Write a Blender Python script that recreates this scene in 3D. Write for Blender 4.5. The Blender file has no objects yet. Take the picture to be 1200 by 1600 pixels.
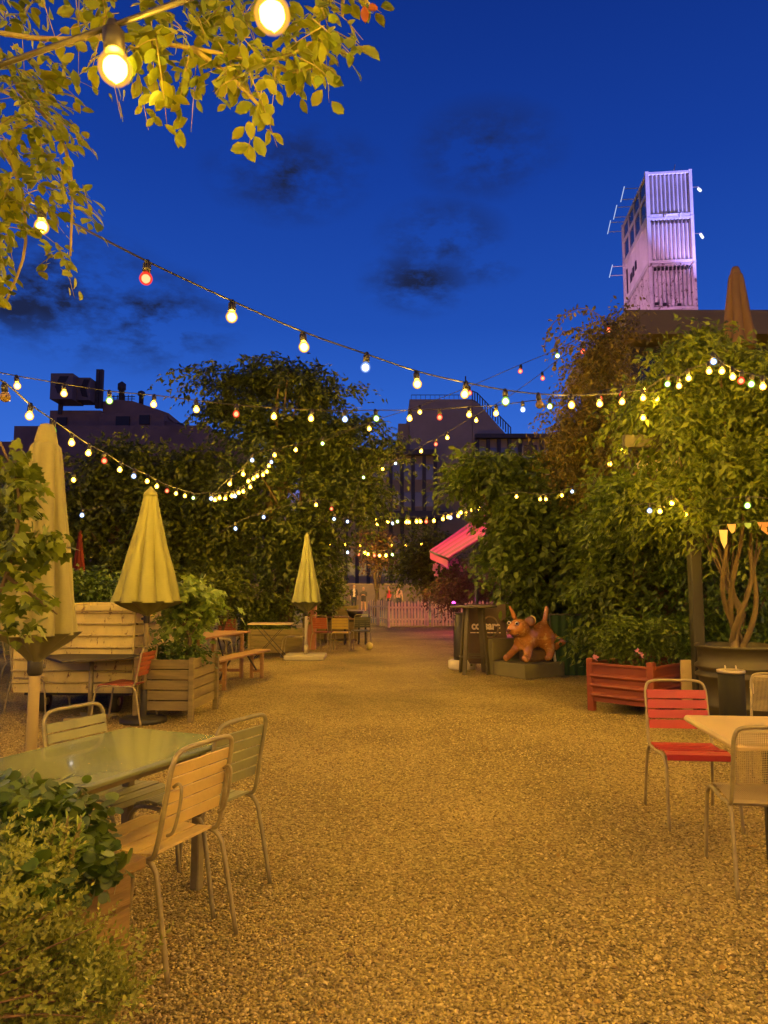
import bpy, math, random
import numpy as np
from mathutils import Matrix, Vector, Quaternion
random.seed(7)
rng = np.random.default_rng(11)
R = math.radians
scene = bpy.context.scene
C = scene.collection

# ---------------------------------------------------------------- camera
F, PITCH, CAMZ = 1150.0, R(5.96), 1.5
cam_d = bpy.data.cameras.new("camera")
cam = bpy.data.objects.new("camera", cam_d)
C.objects.link(cam)
cam.location = (0, 0, CAMZ)
cam.rotation_euler = (R(90) + PITCH, 0, 0)
cam_d.sensor_fit = 'VERTICAL'
cam_d.sensor_height = 36
cam_d.lens = 36 * F / 1600
cam_d.clip_start = 0.05
cam_d.clip_end = 1500
scene.camera = cam
CP, SP = math.cos(PITCH), math.sin(PITCH)

def at(px, py, D):
    """photo pixel (1200x1600) at forward distance D -> world point"""
    u, v = (px - 600) / F, (800 - py) / F
    return Vector((u * D, (CP - v * SP) * D, CAMZ + (SP + v * CP) * D))

def gp(px, py, z=0.0):
    """photo pixel -> point at height z"""
    u, v = (px - 600) / F, (800 - py) / F
    t = (z - CAMZ) / (SP + v * CP)
    return Vector((u * t, (CP - v * SP) * t, z))

# ---------------------------------------------------------------- colour management
scene.view_settings.view_transform = 'Standard'
scene.view_settings.look = 'None'
scene.view_settings.exposure = 0
scene.view_settings.gamma = 1
scene.cycles.max_bounces = 6
scene.cycles.transparent_max_bounces = 12
scene.cycles.sample_clamp_indirect = 3
scene.cycles.sample_clamp_direct = 14
scene.cycles.caustics_reflective = False
scene.cycles.caustics_refractive = False

# ---------------------------------------------------------------- world: dusk sky with a few dark clouds
def node(nt, typ, **kw):
    n = nt.nodes.new(typ)
    for k, v in kw.items():
        if k.startswith('i_'):
            n.inputs[k[2:].replace('_', ' ')].default_value = v
        else:
            setattr(n, k, v)
    return n

world = bpy.data.worlds.new("World")
scene.world = world
world.use_nodes = True
nt = world.node_tree
nt.nodes.clear()
L = nt.links.new
tc = node(nt, 'ShaderNodeTexCoord')
sep = node(nt, 'ShaderNodeSeparateXYZ')
L(tc.outputs['Generated'], sep.inputs[0])
ramp = node(nt, 'ShaderNodeValToRGB')
L(sep.outputs['Z'], ramp.inputs[0])
els = ramp.color_ramp.elements
els[0].position = 0.0; els[0].color = (.60, .27, .13, 1)      # warm glow of the city along the horizon
els[1].position = 1.0; els[1].color = (.002, .014, .13, 1)
for p, c in ((.085, (.34, .17, .13, 1)), (.155, (.045, .165, .70, 1)), (.24, (.028, .125, .60, 1)), (.34, (.015, .080, .46, 1)), (.50, (.008, .048, .34, 1)), (.68, (.0045, .027, .22, 1))):
    e = els.new(p); e.color = c
noise = node(nt, 'ShaderNodeTexNoise')
noise.inputs['Scale'].default_value = 13
noise.inputs['Detail'].default_value = 9
noise.inputs['Roughness'].default_value = .62
mp = node(nt, 'ShaderNodeMapping')
mp.inputs['Scale'].default_value = (1, 1, 2.0)
L(tc.outputs['Generated'], mp.inputs[0]); L(mp.outputs[0], noise.inputs['Vector'])
acc = None
for px, py, r, w in ((450, 270, .085, .95), (510, 255, .06, .6), (690, 372, .07, .85), (655, 440, .065, 1.0), (90, 455, .12, 1.1),
                     (235, 500, .10, 1.1), (20, 470, .09, 1.0), (760, 235, .08, .75), (120, 525, .06, .8), (760, 415, .04, .7), (395, 240, .05, .5),
                     (900, 690, .08, .3)):
    d = (at(px, py, 10) - Vector((0, 0, CAMZ))).normalized()
    sub = node(nt, 'ShaderNodeVectorMath', operation='SUBTRACT'); sub.inputs[1].default_value = d
    L(tc.outputs['Generated'], sub.inputs[0])
    mul = node(nt, 'ShaderNodeVectorMath', operation='MULTIPLY'); mul.inputs[1].default_value = (.75, .9, 1.35)
    L(sub.outputs[0], mul.inputs[0])
    ln = node(nt, 'ShaderNodeVectorMath', operation='LENGTH'); L(mul.outputs[0], ln.inputs[0])
    mr = node(nt, 'ShaderNodeMapRange'); mr.inputs[1].default_value = 0; mr.inputs[2].default_value = r
    mr.inputs[3].default_value = w; mr.inputs[4].default_value = 0
    L(ln.outputs['Value'], mr.inputs[0])
    if acc is None: acc = mr.outputs[0]
    else:
        a = node(nt, 'ShaderNodeMath', operation='MAXIMUM'); L(acc, a.inputs[0]); L(mr.outputs[0], a.inputs[1]); acc = a.outputs[0]
m1 = node(nt, 'ShaderNodeMapRange'); L(noise.outputs['Fac'], m1.inputs[0])
m1.inputs[1].default_value = .41; m1.inputs[2].default_value = .60; m1.inputs[3].default_value = 0; m1.inputs[4].default_value = 1.25
m2 = node(nt, 'ShaderNodeMath', operation='MULTIPLY'); m2.use_clamp = True
L(m1.outputs[0], m2.inputs[0]); L(acc, m2.inputs[1])
mix = node(nt, 'ShaderNodeMix', data_type='RGBA')
L(m2.outputs[0], mix.inputs['Factor']); L(ramp.outputs[0], mix.inputs['A'])
mix.inputs['B'].default_value = (.012, .020, .068, 1)
bg = node(nt, 'ShaderNodeBackground'); L(mix.outputs['Result'], bg.inputs[0]); bg.inputs[1].default_value = 1.0
wo = node(nt, 'ShaderNodeOutputWorld'); L(bg.outputs[0], wo.inputs[0])

# ---------------------------------------------------------------- materials
MATS = {}
def mat(name, col, rough=.6, metal=0., var=0., vscale=4., bump=0., bscale=60., dirt=None, coat=0., spec=.5, stretch=(1, 1, 1)):
    if name in MATS: return MATS[name]
    m = bpy.data.materials.new(name); m.use_nodes = True
    nt = m.node_tree; b = nt.nodes['Principled BSDF']; L = nt.links.new
    b.inputs['Base Color'].default_value = (*col, 1)
    b.inputs['Roughness'].default_value = rough
    b.inputs['Metallic'].default_value = metal
    b.inputs['Coat Weight'].default_value = coat
    b.inputs['Specular IOR Level'].default_value = spec
    tcn = node(nt, 'ShaderNodeTexCoord')
    mpn = node(nt, 'ShaderNodeMapping'); mpn.inputs['Scale'].default_value = stretch
    L(tcn.outputs['Object'], mpn.inputs[0])
    cur = None
    if var or dirt:
        n = node(nt, 'ShaderNodeTexNoise'); n.inputs['Scale'].default_value = vscale
        n.inputs['Detail'].default_value = 6; n.inputs['Roughness'].default_value = .6
        L(mpn.outputs[0], n.inputs['Vector'])
        rp = node(nt, 'ShaderNodeValToRGB')
        e = rp.color_ramp.elements
        e[0].position = .3; e[0].color = tuple(c * (1 - var) for c in col) + (1,)
        e[1].position = .7; e[1].color = tuple(min(1, c * (1 + var)) for c in col) + (1,)
        L(n.outputs['Fac'], rp.inputs[0]); cur = rp.outputs[0]
        if dirt:
            n2 = node(nt, 'ShaderNodeTexNoise'); n2.inputs['Scale'].default_value = vscale * 2.3
            n2.inputs['Detail'].default_value = 9; n2.inputs['Roughness'].default_value = .7
            L(mpn.outputs[0], n2.inputs['Vector'])
            r2 = node(nt, 'ShaderNodeMapRange'); r2.inputs[1].default_value = dirt[1]; r2.inputs[2].default_value = dirt[1] + .07
            L(n2.outputs['Fac'], r2.inputs[0])
            mx = node(nt, 'ShaderNodeMix', data_type='RGBA'); L(r2.outputs[0], mx.inputs['Factor'])
            L(cur, mx.inputs['A']); mx.inputs['B'].default_value = (*dirt[0], 1); cur = mx.outputs['Result']
        L(cur, b.inputs['Base Color'])
        rr = node(nt, 'ShaderNodeMapRange'); L(n.outputs['Fac'], rr.inputs[0])
        rr.inputs[3].default_value = max(.03, rough - .12); rr.inputs[4].default_value = min(1, rough + .15)
        L(rr.outputs[0], b.inputs['Roughness'])
    if bump:
        n3 = node(nt, 'ShaderNodeTexNoise'); n3.inputs['Scale'].default_value = bscale; n3.inputs['Detail'].default_value = 4
        L(mpn.outputs[0], n3.inputs['Vector'])
        bp = node(nt, 'ShaderNodeBump'); bp.inputs['Strength'].default_value = bump; bp.inputs['Distance'].default_value = .01
        L(n3.outputs['Fac'], bp.inputs['Height']); L(bp.outputs[0], b.inputs['Normal'])
    MATS[name] = m
    return m

def leafmat(name, cols, rough=.5, trans=.3):
    m = bpy.data.materials.new(name); m.use_nodes = True
    nt = m.node_tree; b = nt.nodes['Principled BSDF']; L = nt.links.new
    g = node(nt, 'ShaderNodeNewGeometry')
    rp = node(nt, 'ShaderNodeValToRGB')
    e = rp.color_ramp.elements
    e[0].position = 0; e[0].color = (*cols[0], 1); e[1].position = 1; e[1].color = (*cols[-1], 1)
    for i, c in enumerate(cols[1:-1]):
        x = e.new((i + 1) / (len(cols) - 1)); x.color = (*c, 1)
    L(g.outputs['Random Per Island'], rp.inputs[0]); L(rp.outputs[0], b.inputs['Base Color'])
    b.inputs['Roughness'].default_value = rough
    b.inputs['Specular IOR Level'].default_value = .4
    tr = node(nt, 'ShaderNodeBsdfTranslucent')
    L(rp.outputs[0], tr.inputs[0])
    ms = node(nt, 'ShaderNodeMixShader'); ms.inputs[0].default_value = trans
    L(b.outputs[0], ms.inputs[1]); L(tr.outputs[0], ms.inputs[2])
    L(ms.outputs[0], nt.nodes['Material Output'].inputs[0])
    return m

def emat(name, col, strength):
    m = bpy.data.materials.new(name); m.use_nodes = True
    nt = m.node_tree; nt.nodes.clear()
    e = node(nt, 'ShaderNodeEmission'); e.inputs[0].default_value = (*col, 1); e.inputs[1].default_value = strength
    o = node(nt, 'ShaderNodeOutputMaterial'); nt.links.new(e.outputs[0], o.inputs[0])
    return m

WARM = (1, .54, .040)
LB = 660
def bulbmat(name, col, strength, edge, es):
    """light bulb: white hot middle, coloured rim fading out to imitate a glow"""
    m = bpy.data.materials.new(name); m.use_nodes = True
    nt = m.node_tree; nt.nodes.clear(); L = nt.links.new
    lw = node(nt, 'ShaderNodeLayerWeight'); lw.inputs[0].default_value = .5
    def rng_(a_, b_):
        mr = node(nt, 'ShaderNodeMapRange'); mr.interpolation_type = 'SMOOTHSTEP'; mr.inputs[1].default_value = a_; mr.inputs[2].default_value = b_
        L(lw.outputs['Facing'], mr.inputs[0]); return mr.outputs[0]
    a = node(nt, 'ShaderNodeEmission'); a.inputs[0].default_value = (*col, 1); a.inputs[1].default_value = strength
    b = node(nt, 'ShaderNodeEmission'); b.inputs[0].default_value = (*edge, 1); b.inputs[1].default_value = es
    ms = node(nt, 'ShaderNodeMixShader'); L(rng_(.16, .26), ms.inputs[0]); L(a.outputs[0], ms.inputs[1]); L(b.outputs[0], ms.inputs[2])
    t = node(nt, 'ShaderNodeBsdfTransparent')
    m2 = node(nt, 'ShaderNodeMixShader'); L(rng_(.30, .80), m2.inputs[0]); L(ms.outputs[0], m2.inputs[1]); L(t.outputs[0], m2.inputs[2])  # limb fades to transparent in place of a soft halo
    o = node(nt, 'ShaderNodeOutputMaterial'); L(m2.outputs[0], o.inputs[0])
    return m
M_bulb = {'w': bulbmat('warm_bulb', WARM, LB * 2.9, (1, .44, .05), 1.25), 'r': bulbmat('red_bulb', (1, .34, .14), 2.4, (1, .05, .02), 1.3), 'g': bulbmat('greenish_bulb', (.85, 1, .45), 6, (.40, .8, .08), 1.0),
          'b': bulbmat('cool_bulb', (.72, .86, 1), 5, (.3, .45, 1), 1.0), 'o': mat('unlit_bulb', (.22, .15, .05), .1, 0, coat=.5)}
M_cable = mat('black_cable', (.02, .018, .016), .45)
M_socket = mat('black_socket', (.015, .013, .012), .4)

# ---------------------------------------------------------------- mesh builder
class MB:
    def __init__(s): s.v = []; s.f = []; s.mi = []; s.sm = []
    def _add(s, vs, fs, M=None, mi=0, sm=False):
        o = len(s.v)
        if M is not None: vs = [M @ Vector(v) for v in vs]
        s.v += [tuple(v) for v in vs]
        for f in fs: s.f.append(tuple(i + o for i in f)); s.mi.append(mi); s.sm.append(sm)
    def box(s, c, d, M=None, mi=0, rot=None, bev=0.0):
        x, y, z = d[0] / 2, d[1] / 2, d[2] / 2
        b = min(bev, x * .9, y * .9, z * .9)
        T = Matrix.Translation(c)
        if rot is not None: T = T @ rot
        if M is not None: T = M @ T
        if b <= 0:
            vs = [(-x, -y, -z), (x, -y, -z), (x, y, -z), (-x, y, -z), (-x, -y, z), (x, -y, z), (x, y, z), (-x, y, z)]
            s._add(vs, [(0, 3, 2, 1), (4, 5, 6, 7), (0, 1, 5, 4), (1, 2, 6, 5), (2, 3, 7, 6), (3, 0, 4, 7)], T, mi)
            return
        def ring(h, i): return [(-x + i + (b if 0 else 0), -y + i, h), (x - i, -y + i, h), (x - i, y - i, h), (-x + i, y - i, h)]
        vs = []
        def oct_(h, i):
            e = b
            X, Y = x - i, y - i
            return [(-X + e, -Y, h), (X - e, -Y, h), (X, -Y + e, h), (X, Y - e, h), (X - e, Y, h), (-X + e, Y, h), (-X, Y - e, h), (-X, -Y + e, h)]
        b_ = b * .5
        e = b
        vs = oct_(-z, b_) + oct_(-z + b, 0) + oct_(z - b, 0) + oct_(z, b_)
        fs = [tuple(range(7, -1, -1))]
        for k in range(3):
            for i in range(8):
                j = (i + 1) % 8
                fs.append((k * 8 + i, k * 8 + j, k * 8 + 8 + j, k * 8 + 8 + i))
        fs.append(tuple(range(24, 32)))
        s._add(vs, fs, T, mi)
    def beam(s, a, b, w, h, mi=0, M=None, bev=0):
        a, b = Vector(a), Vector(b); d = b - a; L_ = d.length
        q = d.to_track_quat('Y', 'Z').to_matrix().to_4x4()
        s.box((a + b) / 2, (w, L_, h), M, mi, q, bev)
    def tube(s, pts, r, n=8, M=None, mi=0, smooth_pts=0, cap=True, sm=True, closed=False):
        pts = [Vector(p) for p in pts]
        rs = list(r) if isinstance(r, (list, tuple)) else [r] * len(pts)
        if smooth_pts:
            P = []; RR = []
            k = len(pts)
            for i in range(k - 1):
                p0 = pts[max(i - 1, 0)]; p1 = pts[i]; p2 = pts[i + 1]; p3 = pts[min(i + 2, k - 1)]
                for j in range(smooth_pts):
                    t = j / smooth_pts
                    P.append(.5 * ((2 * p1) + (p2 - p0) * t + (2 * p0 - 5 * p1 + 4 * p2 - p3) * t * t + (3 * p1 - p0 - 3 * p2 + p3) * t ** 3))
                    RR.append(rs[i] * (1 - t) + rs[i + 1] * t)
            P.append(pts[-1]); RR.append(rs[-1]); pts, rs = P, RR
        k = len(pts); vs = []; fs = []
        t0 = (pts[1] - pts[0]).normalized()
        up = Vector((0, 0, 1)) if abs(t0.z) < .9 else Vector((1, 0, 0))
        nrm = (up - t0 * up.dot(t0)).normalized()
        for i in range(k):
            t = (pts[min(i + 1, k - 1)] - pts[max(i - 1, 0)])
            t = t.normalized() if t.length > 1e-9 else t0
            nrm = nrm - t * nrm.dot(t)
            nrm = nrm.normalized() if nrm.length > 1e-6 else t.orthogonal().normalized()
            bn = t.cross(nrm)
            for j in range(n):
                a = 2 * math.pi * j / n
                vs.append(pts[i] + (nrm * math.cos(a) + bn * math.sin(a)) * rs[i])
        for i in range(k - 1):
            for j in range(n):
                j2 = (j + 1) % n
                fs.append((i * n + j, i * n + j2, (i + 1) * n + j2, (i + 1) * n + j))
        if cap: fs.append(tuple(range(n - 1, -1, -1))); fs.append(tuple((k - 1) * n + j for j in range(n)))
        s._add(vs, fs, M, mi, sm)
    def lathe(s, prof, n=16, c=(0, 0, 0), M=None, mi=0, fn=None, sm=True, cap=True):
        vs = []; fs = []
        for (r, z) in prof:
            for j in range(n):
                a = 2 * math.pi * j / n
                rr = r * (fn(a, z) if fn else 1)
                vs.append((c[0] + rr * math.cos(a), c[1] + rr * math.sin(a), c[2] + z))
        for i in range(len(prof) - 1):
            for j in range(n):
                j2 = (j + 1) % n
                fs.append((i * n + j, i * n + j2, (i + 1) * n + j2, (i + 1) * n + j))
        if cap:
            fs.append(tuple(range(n - 1, -1, -1))); fs.append(tuple((len(prof) - 1) * n + j for j in range(n)))
        s._add(vs, fs, M, mi, sm)
    def prism(s, poly, h, M=None, mi=0):
        """poly in xy, extruded from z=0 to h"""
        n = len(poly)
        vs = [(x, y, 0) for x, y in poly] + [(x, y, h) for x, y in poly]
        fs = [tuple(range(n - 1, -1, -1)), tuple(range(n, 2 * n))]
        for i in range(n): j = (i + 1) % n; fs.append((i, j, n + j, n + i))
        s._add(vs, fs, M, mi)
    def build(s, name, mats, parent=None, M=None):
        me = bpy.data.meshes.new(name)
        me.from_pydata(s.v, [], s.f)
        if not isinstance(mats, (list, tuple)): mats = [mats]
        for m in mats: me.materials.append(m)
        me.polygons.foreach_set('material_index', s.mi)
        me.polygons.foreach_set('use_smooth', s.sm)
        me.update()
        o = bpy.data.objects.new(name, me); C.objects.link(o)
        if parent is not None: o.parent = parent
        return o

def thing(name, label, cat, loc=(0, 0, 0), rz=0., group=None):
    o = bpy.data.objects.new(name, None); C.objects.link(o)
    o.empty_display_size = .1
    o.location = loc; o.rotation_euler = (0, 0, rz)
    o['label'] = label; o['category'] = cat
    if group: o['group'] = group
    return o
def tag(o, label, cat, group=None):
    o['label'] = label; o['category'] = cat
    if group: o['group'] = group
    return o
def kind(o, k): o['kind'] = k; return o
def dup(root, loc, rz, label=None, group=None):
    r = root.copy(); C.objects.link(r); r.location = loc; r.rotation_euler = (0, 0, rz)
    if label: r['label'] = label
    if group: r['group'] = group
    for ch in list(root.children):
        c = ch.copy(); C.objects.link(c); c.parent = r
        for g in list(ch.children):
            d = g.copy(); C.objects.link(d); d.parent = c
    return r
def face(fx, fy): return math.atan2(-fx, fy)

# ---------------------------------------------------------------- foliage
T_SIMPLE = (np.array([(0, 0, 0), (.45, .27, .07), (1, 0, -.06), (.45, -.27, .07)]), [(0, 2, 1), (0, 3, 2)])
T_OVAL = (np.array([(0, 0, 0), (.18, .17, .04), (.45, .27, .07), (.75, .2, .04), (1, 0, -.07), (.75, -.2, .04), (.45, -.27, .07), (.18, -.17, .04), (.45, 0, 0), (.75, 0, -.02)]),
          [(0, 8, 1), (1, 8, 2), (2, 8, 9), (2, 9, 3), (3, 9, 4), (0, 7, 8), (7, 6, 8), (6, 9, 8), (6, 5, 9), (5, 4, 9)])
_lob = [(0, 0), (-.08, .22), (.12, .5), (.3, .3), (.62, .42), (.62, .2), (1, 0), (.62, -.2), (.62, -.42), (.3, -.3), (.12, -.5), (-.08, -.22)]
T_LOBED = (np.array([(.3, 0, .05)] + [(x, y, -.05 * abs(y) * 3 - .06 * max(0, x - .6)) for x, y in _lob]), [(0, i + 1, (i + 1) % 12 + 1) for i in range(12)])
_rd = [(math.cos(a) * .5 + .5, math.sin(a) * .5) for a in np.linspace(math.pi, -math.pi, 9)[:-1]]
T_ROUND = (np.array([(.5, 0, -.06)] + [(x, y, .04 * math.sin(5 * i)) for i, (x, y) in enumerate(_rd)]), [(0, i + 1, (i + 1) % 8 + 1) for i in range(8)])

def leaf_obj(name, P, D, N, S, T, m, parent=None, width=1.0):
    tv, tf = T
    tv = tv * np.array([1, width, 1])
    D = D / np.linalg.norm(D, axis=1, keepdims=True)
    B = np.cross(N, D); B /= np.linalg.norm(B, axis=1, keepdims=True) + 1e-9
    N = np.cross(D, B)
    V = P[:, None, :] + S[:, None, None] * (tv[None, :, 0:1] * D[:, None, :] + tv[None, :, 1:2] * B[:, None, :] + tv[None, :, 2:3] * N[:, None, :])
    n, k = len(P), len(tv)
    Fc = (np.arange(n) * k)[:, None, None] + np.array(tf)[None]
    return raw_mesh(name, V.reshape(-1, 3), Fc.reshape(-1, 3), m, parent)
def raw_mesh(name, V, Fc, m, parent=None, smooth=False):
    me = bpy.data.meshes.new(name)
    me.vertices.add(len(V)); me.vertices.foreach_set('co', V.astype(np.float32).ravel())
    me.loops.add(Fc.size); me.loops.foreach_set('vertex_index', Fc.astype(np.int32).ravel())
    me.polygons.add(len(Fc)); me.polygons.foreach_set('loop_start', np.arange(0, Fc.size, 3, dtype=np.int32))
    me.polygons.foreach_set('loop_total', np.full(len(Fc), 3, dtype=np.int32))
    if smooth: me.polygons.foreach_set('use_smooth', np.ones(len(Fc), dtype=bool))
    me.update(calc_edges=True); me.validate()
    me.materials.append(m)
    o = bpy.data.objects.new(name, me); C.objects.link(o)
    if parent is not None: o.parent = parent
    return o
def unit(a): return a / (np.linalg.norm(a, axis=1, keepdims=True) + 1e-9)
def sprays(O, D, Ln, n, size, droop=.3, jit=.35, hang=.2, compound=True):
    """twigs at O heading D: n leaves alternating along each -> arrays P,D,N,S"""
    k = len(O); D = unit(D)
    up = np.array([0, 0, 1.])
    side = unit(np.cross(D, up + rng.normal(0, .25, (k, 3))))
    t = (np.arange(n) + .6) / n
    s = np.where(np.arange(n) % 2 == 0, 1, -1)
    pos = O[:, None, :] + D[:, None, :] * (Ln[:, None, None] * t[None, :, None])
    pos[:, :, 2] -= droop * Ln[:, None] * t[None] ** 2
    pos += rng.normal(0, 1, pos.shape) * size * .25
    d = D[:, None, :] * .55 + side[:, None, :] * s[None, :, None] * .75 + rng.normal(0, jit, pos.shape)
    d[:, :, 2] -= hang + droop * t[None] * .5
    nn = np.cross(side, D)[:, None, :] + rng.normal(0, jit, pos.shape)
    nn = nn * np.sign(nn[:, :, 2:3] + 1e-6)
    sz = size * (.65 + .6 * rng.random((k, n)))
    return pos.reshape(-1, 3), d.reshape(-1, 3), nn.reshape(-1, 3), sz.reshape(-1)
def crown_twigs(ells, nclump, per, tw, spread=.35, shell=.5, down=.15, flat=.5):
    """clumped twigs inside ellipsoids [(c,(rx,ry,rz),weight)] -> O, D"""
    w = np.array([e[2] for e in ells], float); w /= w.sum()
    idx = rng.choice(len(ells), nclump, p=w)
    c = np.array([ells[i][0] for i in idx]); r = np.array([ells[i][1] for i in idx])
    d = unit(rng.normal(0, 1, (nclump, 3)))
    rad = shell + (1 - shell) * rng.random((nclump, 1)) ** .7
    cc = c + d * r * rad
    O = np.repeat(cc, per, 0)
    out = np.repeat(d * 1.0, per, 0)
    g = rng.normal(0, 1, O.shape) * np.array([1, 1, flat]) * spread
    O = O + g
    D = out * np.array([1, 1, .45]) + rng.normal(0, .45, O.shape); D[:, 2] -= down
    O = O - unit(D) * tw * .5
    return O, D, cc
def foliage(name, ells, nclump, per, n, size, m, parent, T=T_SIMPLE, tw=.5, spread=.3, shell=.5, droop=.3, hang=.2, flat=.5, width=1., loc=(0, 0, 0), down=.15, zmin=.05):
    O, D, cc = crown_twigs(ells, nclump, per, tw, spread, shell, down, flat)
    P, d, N, S = sprays(O, D, tw * (.6 + .7 * rng.random(len(O))), n, size, droop, hang=hang)
    k = P[:, 2] > zmin
    P, d, N, S = P[k], d[k], N[k], S[k]
    P = P - np.array(loc)
    return leaf_obj(name, P, d, N, S, T, m, parent, width), cc
def limbs(mb, base, top, targets, r0, loc=(0, 0, 0), seed=0, n=7, taper=.35):
    rr = random.Random(seed); lc = Vector(loc)
    base, top = Vector(base) - lc, Vector(top) - lc
    pts = []
    for i in range(6):
        t = i / 5; p = base.lerp(top, t); p += Vector((rr.uniform(-1, 1), rr.uniform(-1, 1), 0)) * .06 * (top - base).length * (1 if 0 < i < 5 else 0)
        pts.append(p)
    mb.tube(pts, [r0 * (1 - taper * 1.6 * i / 5 * .8) for i in range(6)], 10, smooth_pts=3)
    for q in targets:
        q = Vector(q) - lc
        s = pts[rr.choice([2, 3, 3, 4, 5])]
        mid = s.lerp(q, .5) + Vector((rr.uniform(-.2, .2), rr.uniform(-.2, .2), rr.uniform(0, .35))) * (q - s).length * .4
        mb.tube([s, mid, q], [r0 * .35, r0 * .2, r0 * .05], 6, smooth_pts=4)

BARK = mat('bark', (.11, .075, .045), .9, var=.35, vscale=9, bump=.6, bscale=30, stretch=(1, 1, .25))
LF_dark = leafmat('dark_leaves', [(.035, .052, .006), (.08, .105, .010), (.15, .175, .016), (.05, .07, .008)])
LF_mid = leafmat('green_leaves', [(.03, .052, .006), (.065, .10, .010), (.12, .165, .015), (.045, .075, .008)])
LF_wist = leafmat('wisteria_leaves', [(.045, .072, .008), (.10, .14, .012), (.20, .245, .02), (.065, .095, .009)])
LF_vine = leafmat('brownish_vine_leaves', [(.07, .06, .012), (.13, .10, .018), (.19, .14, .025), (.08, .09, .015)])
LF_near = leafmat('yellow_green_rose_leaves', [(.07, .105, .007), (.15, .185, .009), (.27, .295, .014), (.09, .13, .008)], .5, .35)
LF_ivy = leafmat('deep_green_ivy_leaves', [(.03, .06, .010), (.06, .11, .015), (.11, .16, .022), (.045, .08, .012)], .35, .2)
LF_var = leafmat('variegated_leaves', [(.22, .25, .035), (.32, .34, .06), (.10, .14, .018), (.44, .44, .10)], .5, .25)
LF_maple = leafmat('pale_maple_leaves', [(.18, .27, .04), (.30, .40, .07), (.12, .20, .025), (.38, .46, .09)])
LF_red = leafmat('reddish_rose_leaves', [(.10, .05, .03), (.16, .08, .05), (.08, .07, .02)])
FLOWER = leafmat('pink_petals', [(.7, .2, .3), (.8, .35, .4)])

# ================================================================ THE SETTING
def gravel_mat():
    m = bpy.data.materials.new('gravel'); m.use_nodes = True
    nt = m.node_tree; b = nt.nodes['Principled BSDF']; L = nt.links.new
    b.inputs['Roughness'].default_value = .92; b.inputs['Specular IOR Level'].default_value = .25
    tcn = node(nt, 'ShaderNodeTexCoord')
    v = node(nt, 'ShaderNodeTexVoronoi'); v.inputs['Scale'].default_value = 74; L(tcn.outputs['Object'], v.inputs['Vector'])
    sp = node(nt, 'ShaderNodeSeparateColor'); L(v.outputs['Color'], sp.inputs[0])
    rp = node(nt, 'ShaderNodeValToRGB'); e = rp.color_ramp.elements
    e[0].position = 0; e[0].color = (.14, .10, .032, 1); e[1].position = 1; e[1].color = (.66, .53, .21, 1)
    x = e.new(.35); x.color = (.33, .25, .085, 1); x = e.new(.8); x.color = (.47, .365, .13, 1)
    L(sp.outputs[0], rp.inputs[0])
    n = node(nt, 'ShaderNodeTexNoise'); n.inputs['Scale'].default_value = .55; n.inputs['Detail'].default_value = 9; L(tcn.outputs['Object'], n.inputs['Vector'])
    mr = node(nt, 'ShaderNodeMapRange'); mr.inputs[1].default_value = .3; mr.inputs[2].default_value = .7; mr.inputs[3].default_value = .52; mr.inputs[4].default_value = 1.22
    L(n.outputs['Fac'], mr.inputs[0])
    mx = node(nt, 'ShaderNodeVectorMath', operation='SCALE'); L(rp.outputs[0], mx.inputs[0]); L(mr.outputs[0], mx.inputs['Scale'])
    L(mx.outputs[0], b.inputs['Base Color'])
    bp = node(nt, 'ShaderNodeBump'); bp.inputs['Strength'].default_value = 1; bp.inputs['Distance'].default_value = .03; bp.invert = True
    L(v.outputs['Distance'], bp.inputs['Height'])
    n2 = node(nt, 'ShaderNodeTexNoise'); n2.inputs['Scale'].default_value = 3.5; n2.inputs['Detail'].default_value = 5; L(tcn.outputs['Object'], n2.inputs['Vector'])
    bp2 = node(nt, 'ShaderNodeBump'); bp2.inputs['Strength'].default_value = .5; bp2.inputs['Distance'].default_value = .05
    L(n2.outputs['Fac'], bp2.inputs['Height']); L(bp.outputs[0], bp2.inputs['Normal'])
    L(bp2.outputs[0], b.inputs['Normal'])
    return m
M_gravel = gravel_mat()
mb = MB(); mb.box((0, 0, -.5), (500, 500, 1.0)); kind(mb.build('gravel_ground', M_gravel), 'structure')
mb = MB(); mb.box((0, 85, -.02), (300, 104, .048)); kind(mb.build('asphalt_road', mat('asphalt', (.05, .05, .055), .85, var=.2, vscale=2)), 'structure')
def stones():
    n = 110000
    Dd = 1.6 + 7.5 * rng.random(n) ** 1.7
    X = (rng.random(n) * 2 - 1) * (.56 * Dd + .25)
    Y = Dd
    s = .005 + .0065 * rng.random(n) ** 1.8
    tv = np.array([(1, 0, 0), (-1, 0, 0), (0, 1, 0), (0, -1, 0), (0, 0, .6), (0, 0, -.6)], float)
    tf = np.array([(0, 2, 4), (2, 1, 4), (1, 3, 4), (3, 0, 4), (2, 0, 5), (1, 2, 5), (3, 1, 5), (0, 3, 5)])
    a = rng.random(n) * 6.283; ca, sa = np.cos(a), np.sin(a)
    V = tv[None] * (s[:, None, None]) * (1 + rng.uniform(-.35, .35, (n, 6, 3)))
    x = V[:, :, 0] * ca[:, None] - V[:, :, 1] * sa[:, None]; y = V[:, :, 0] * sa[:, None] + V[:, :, 1] * ca[:, None]
    tilt = rng.normal(0, .35, n)[:, None]
    V = np.stack([x + X[:, None], y + Y[:, None], V[:, :, 2] + tilt * x + (s * .28)[:, None]], -1)
    Fc = (np.arange(n) * 6)[:, None, None] + tf[None]
    m = leafmat('loose_stones', [(.15, .105, .035), (.38, .285, .10), (.54, .42, .155), (.27, .195, .065), (.72, .58, .25)], .85, 0)
    o = raw_mesh('loose_gravel', V.reshape(-1, 3), Fc.reshape(-1, 3), m)
    kind(o, 'stuff')
stones()

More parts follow.
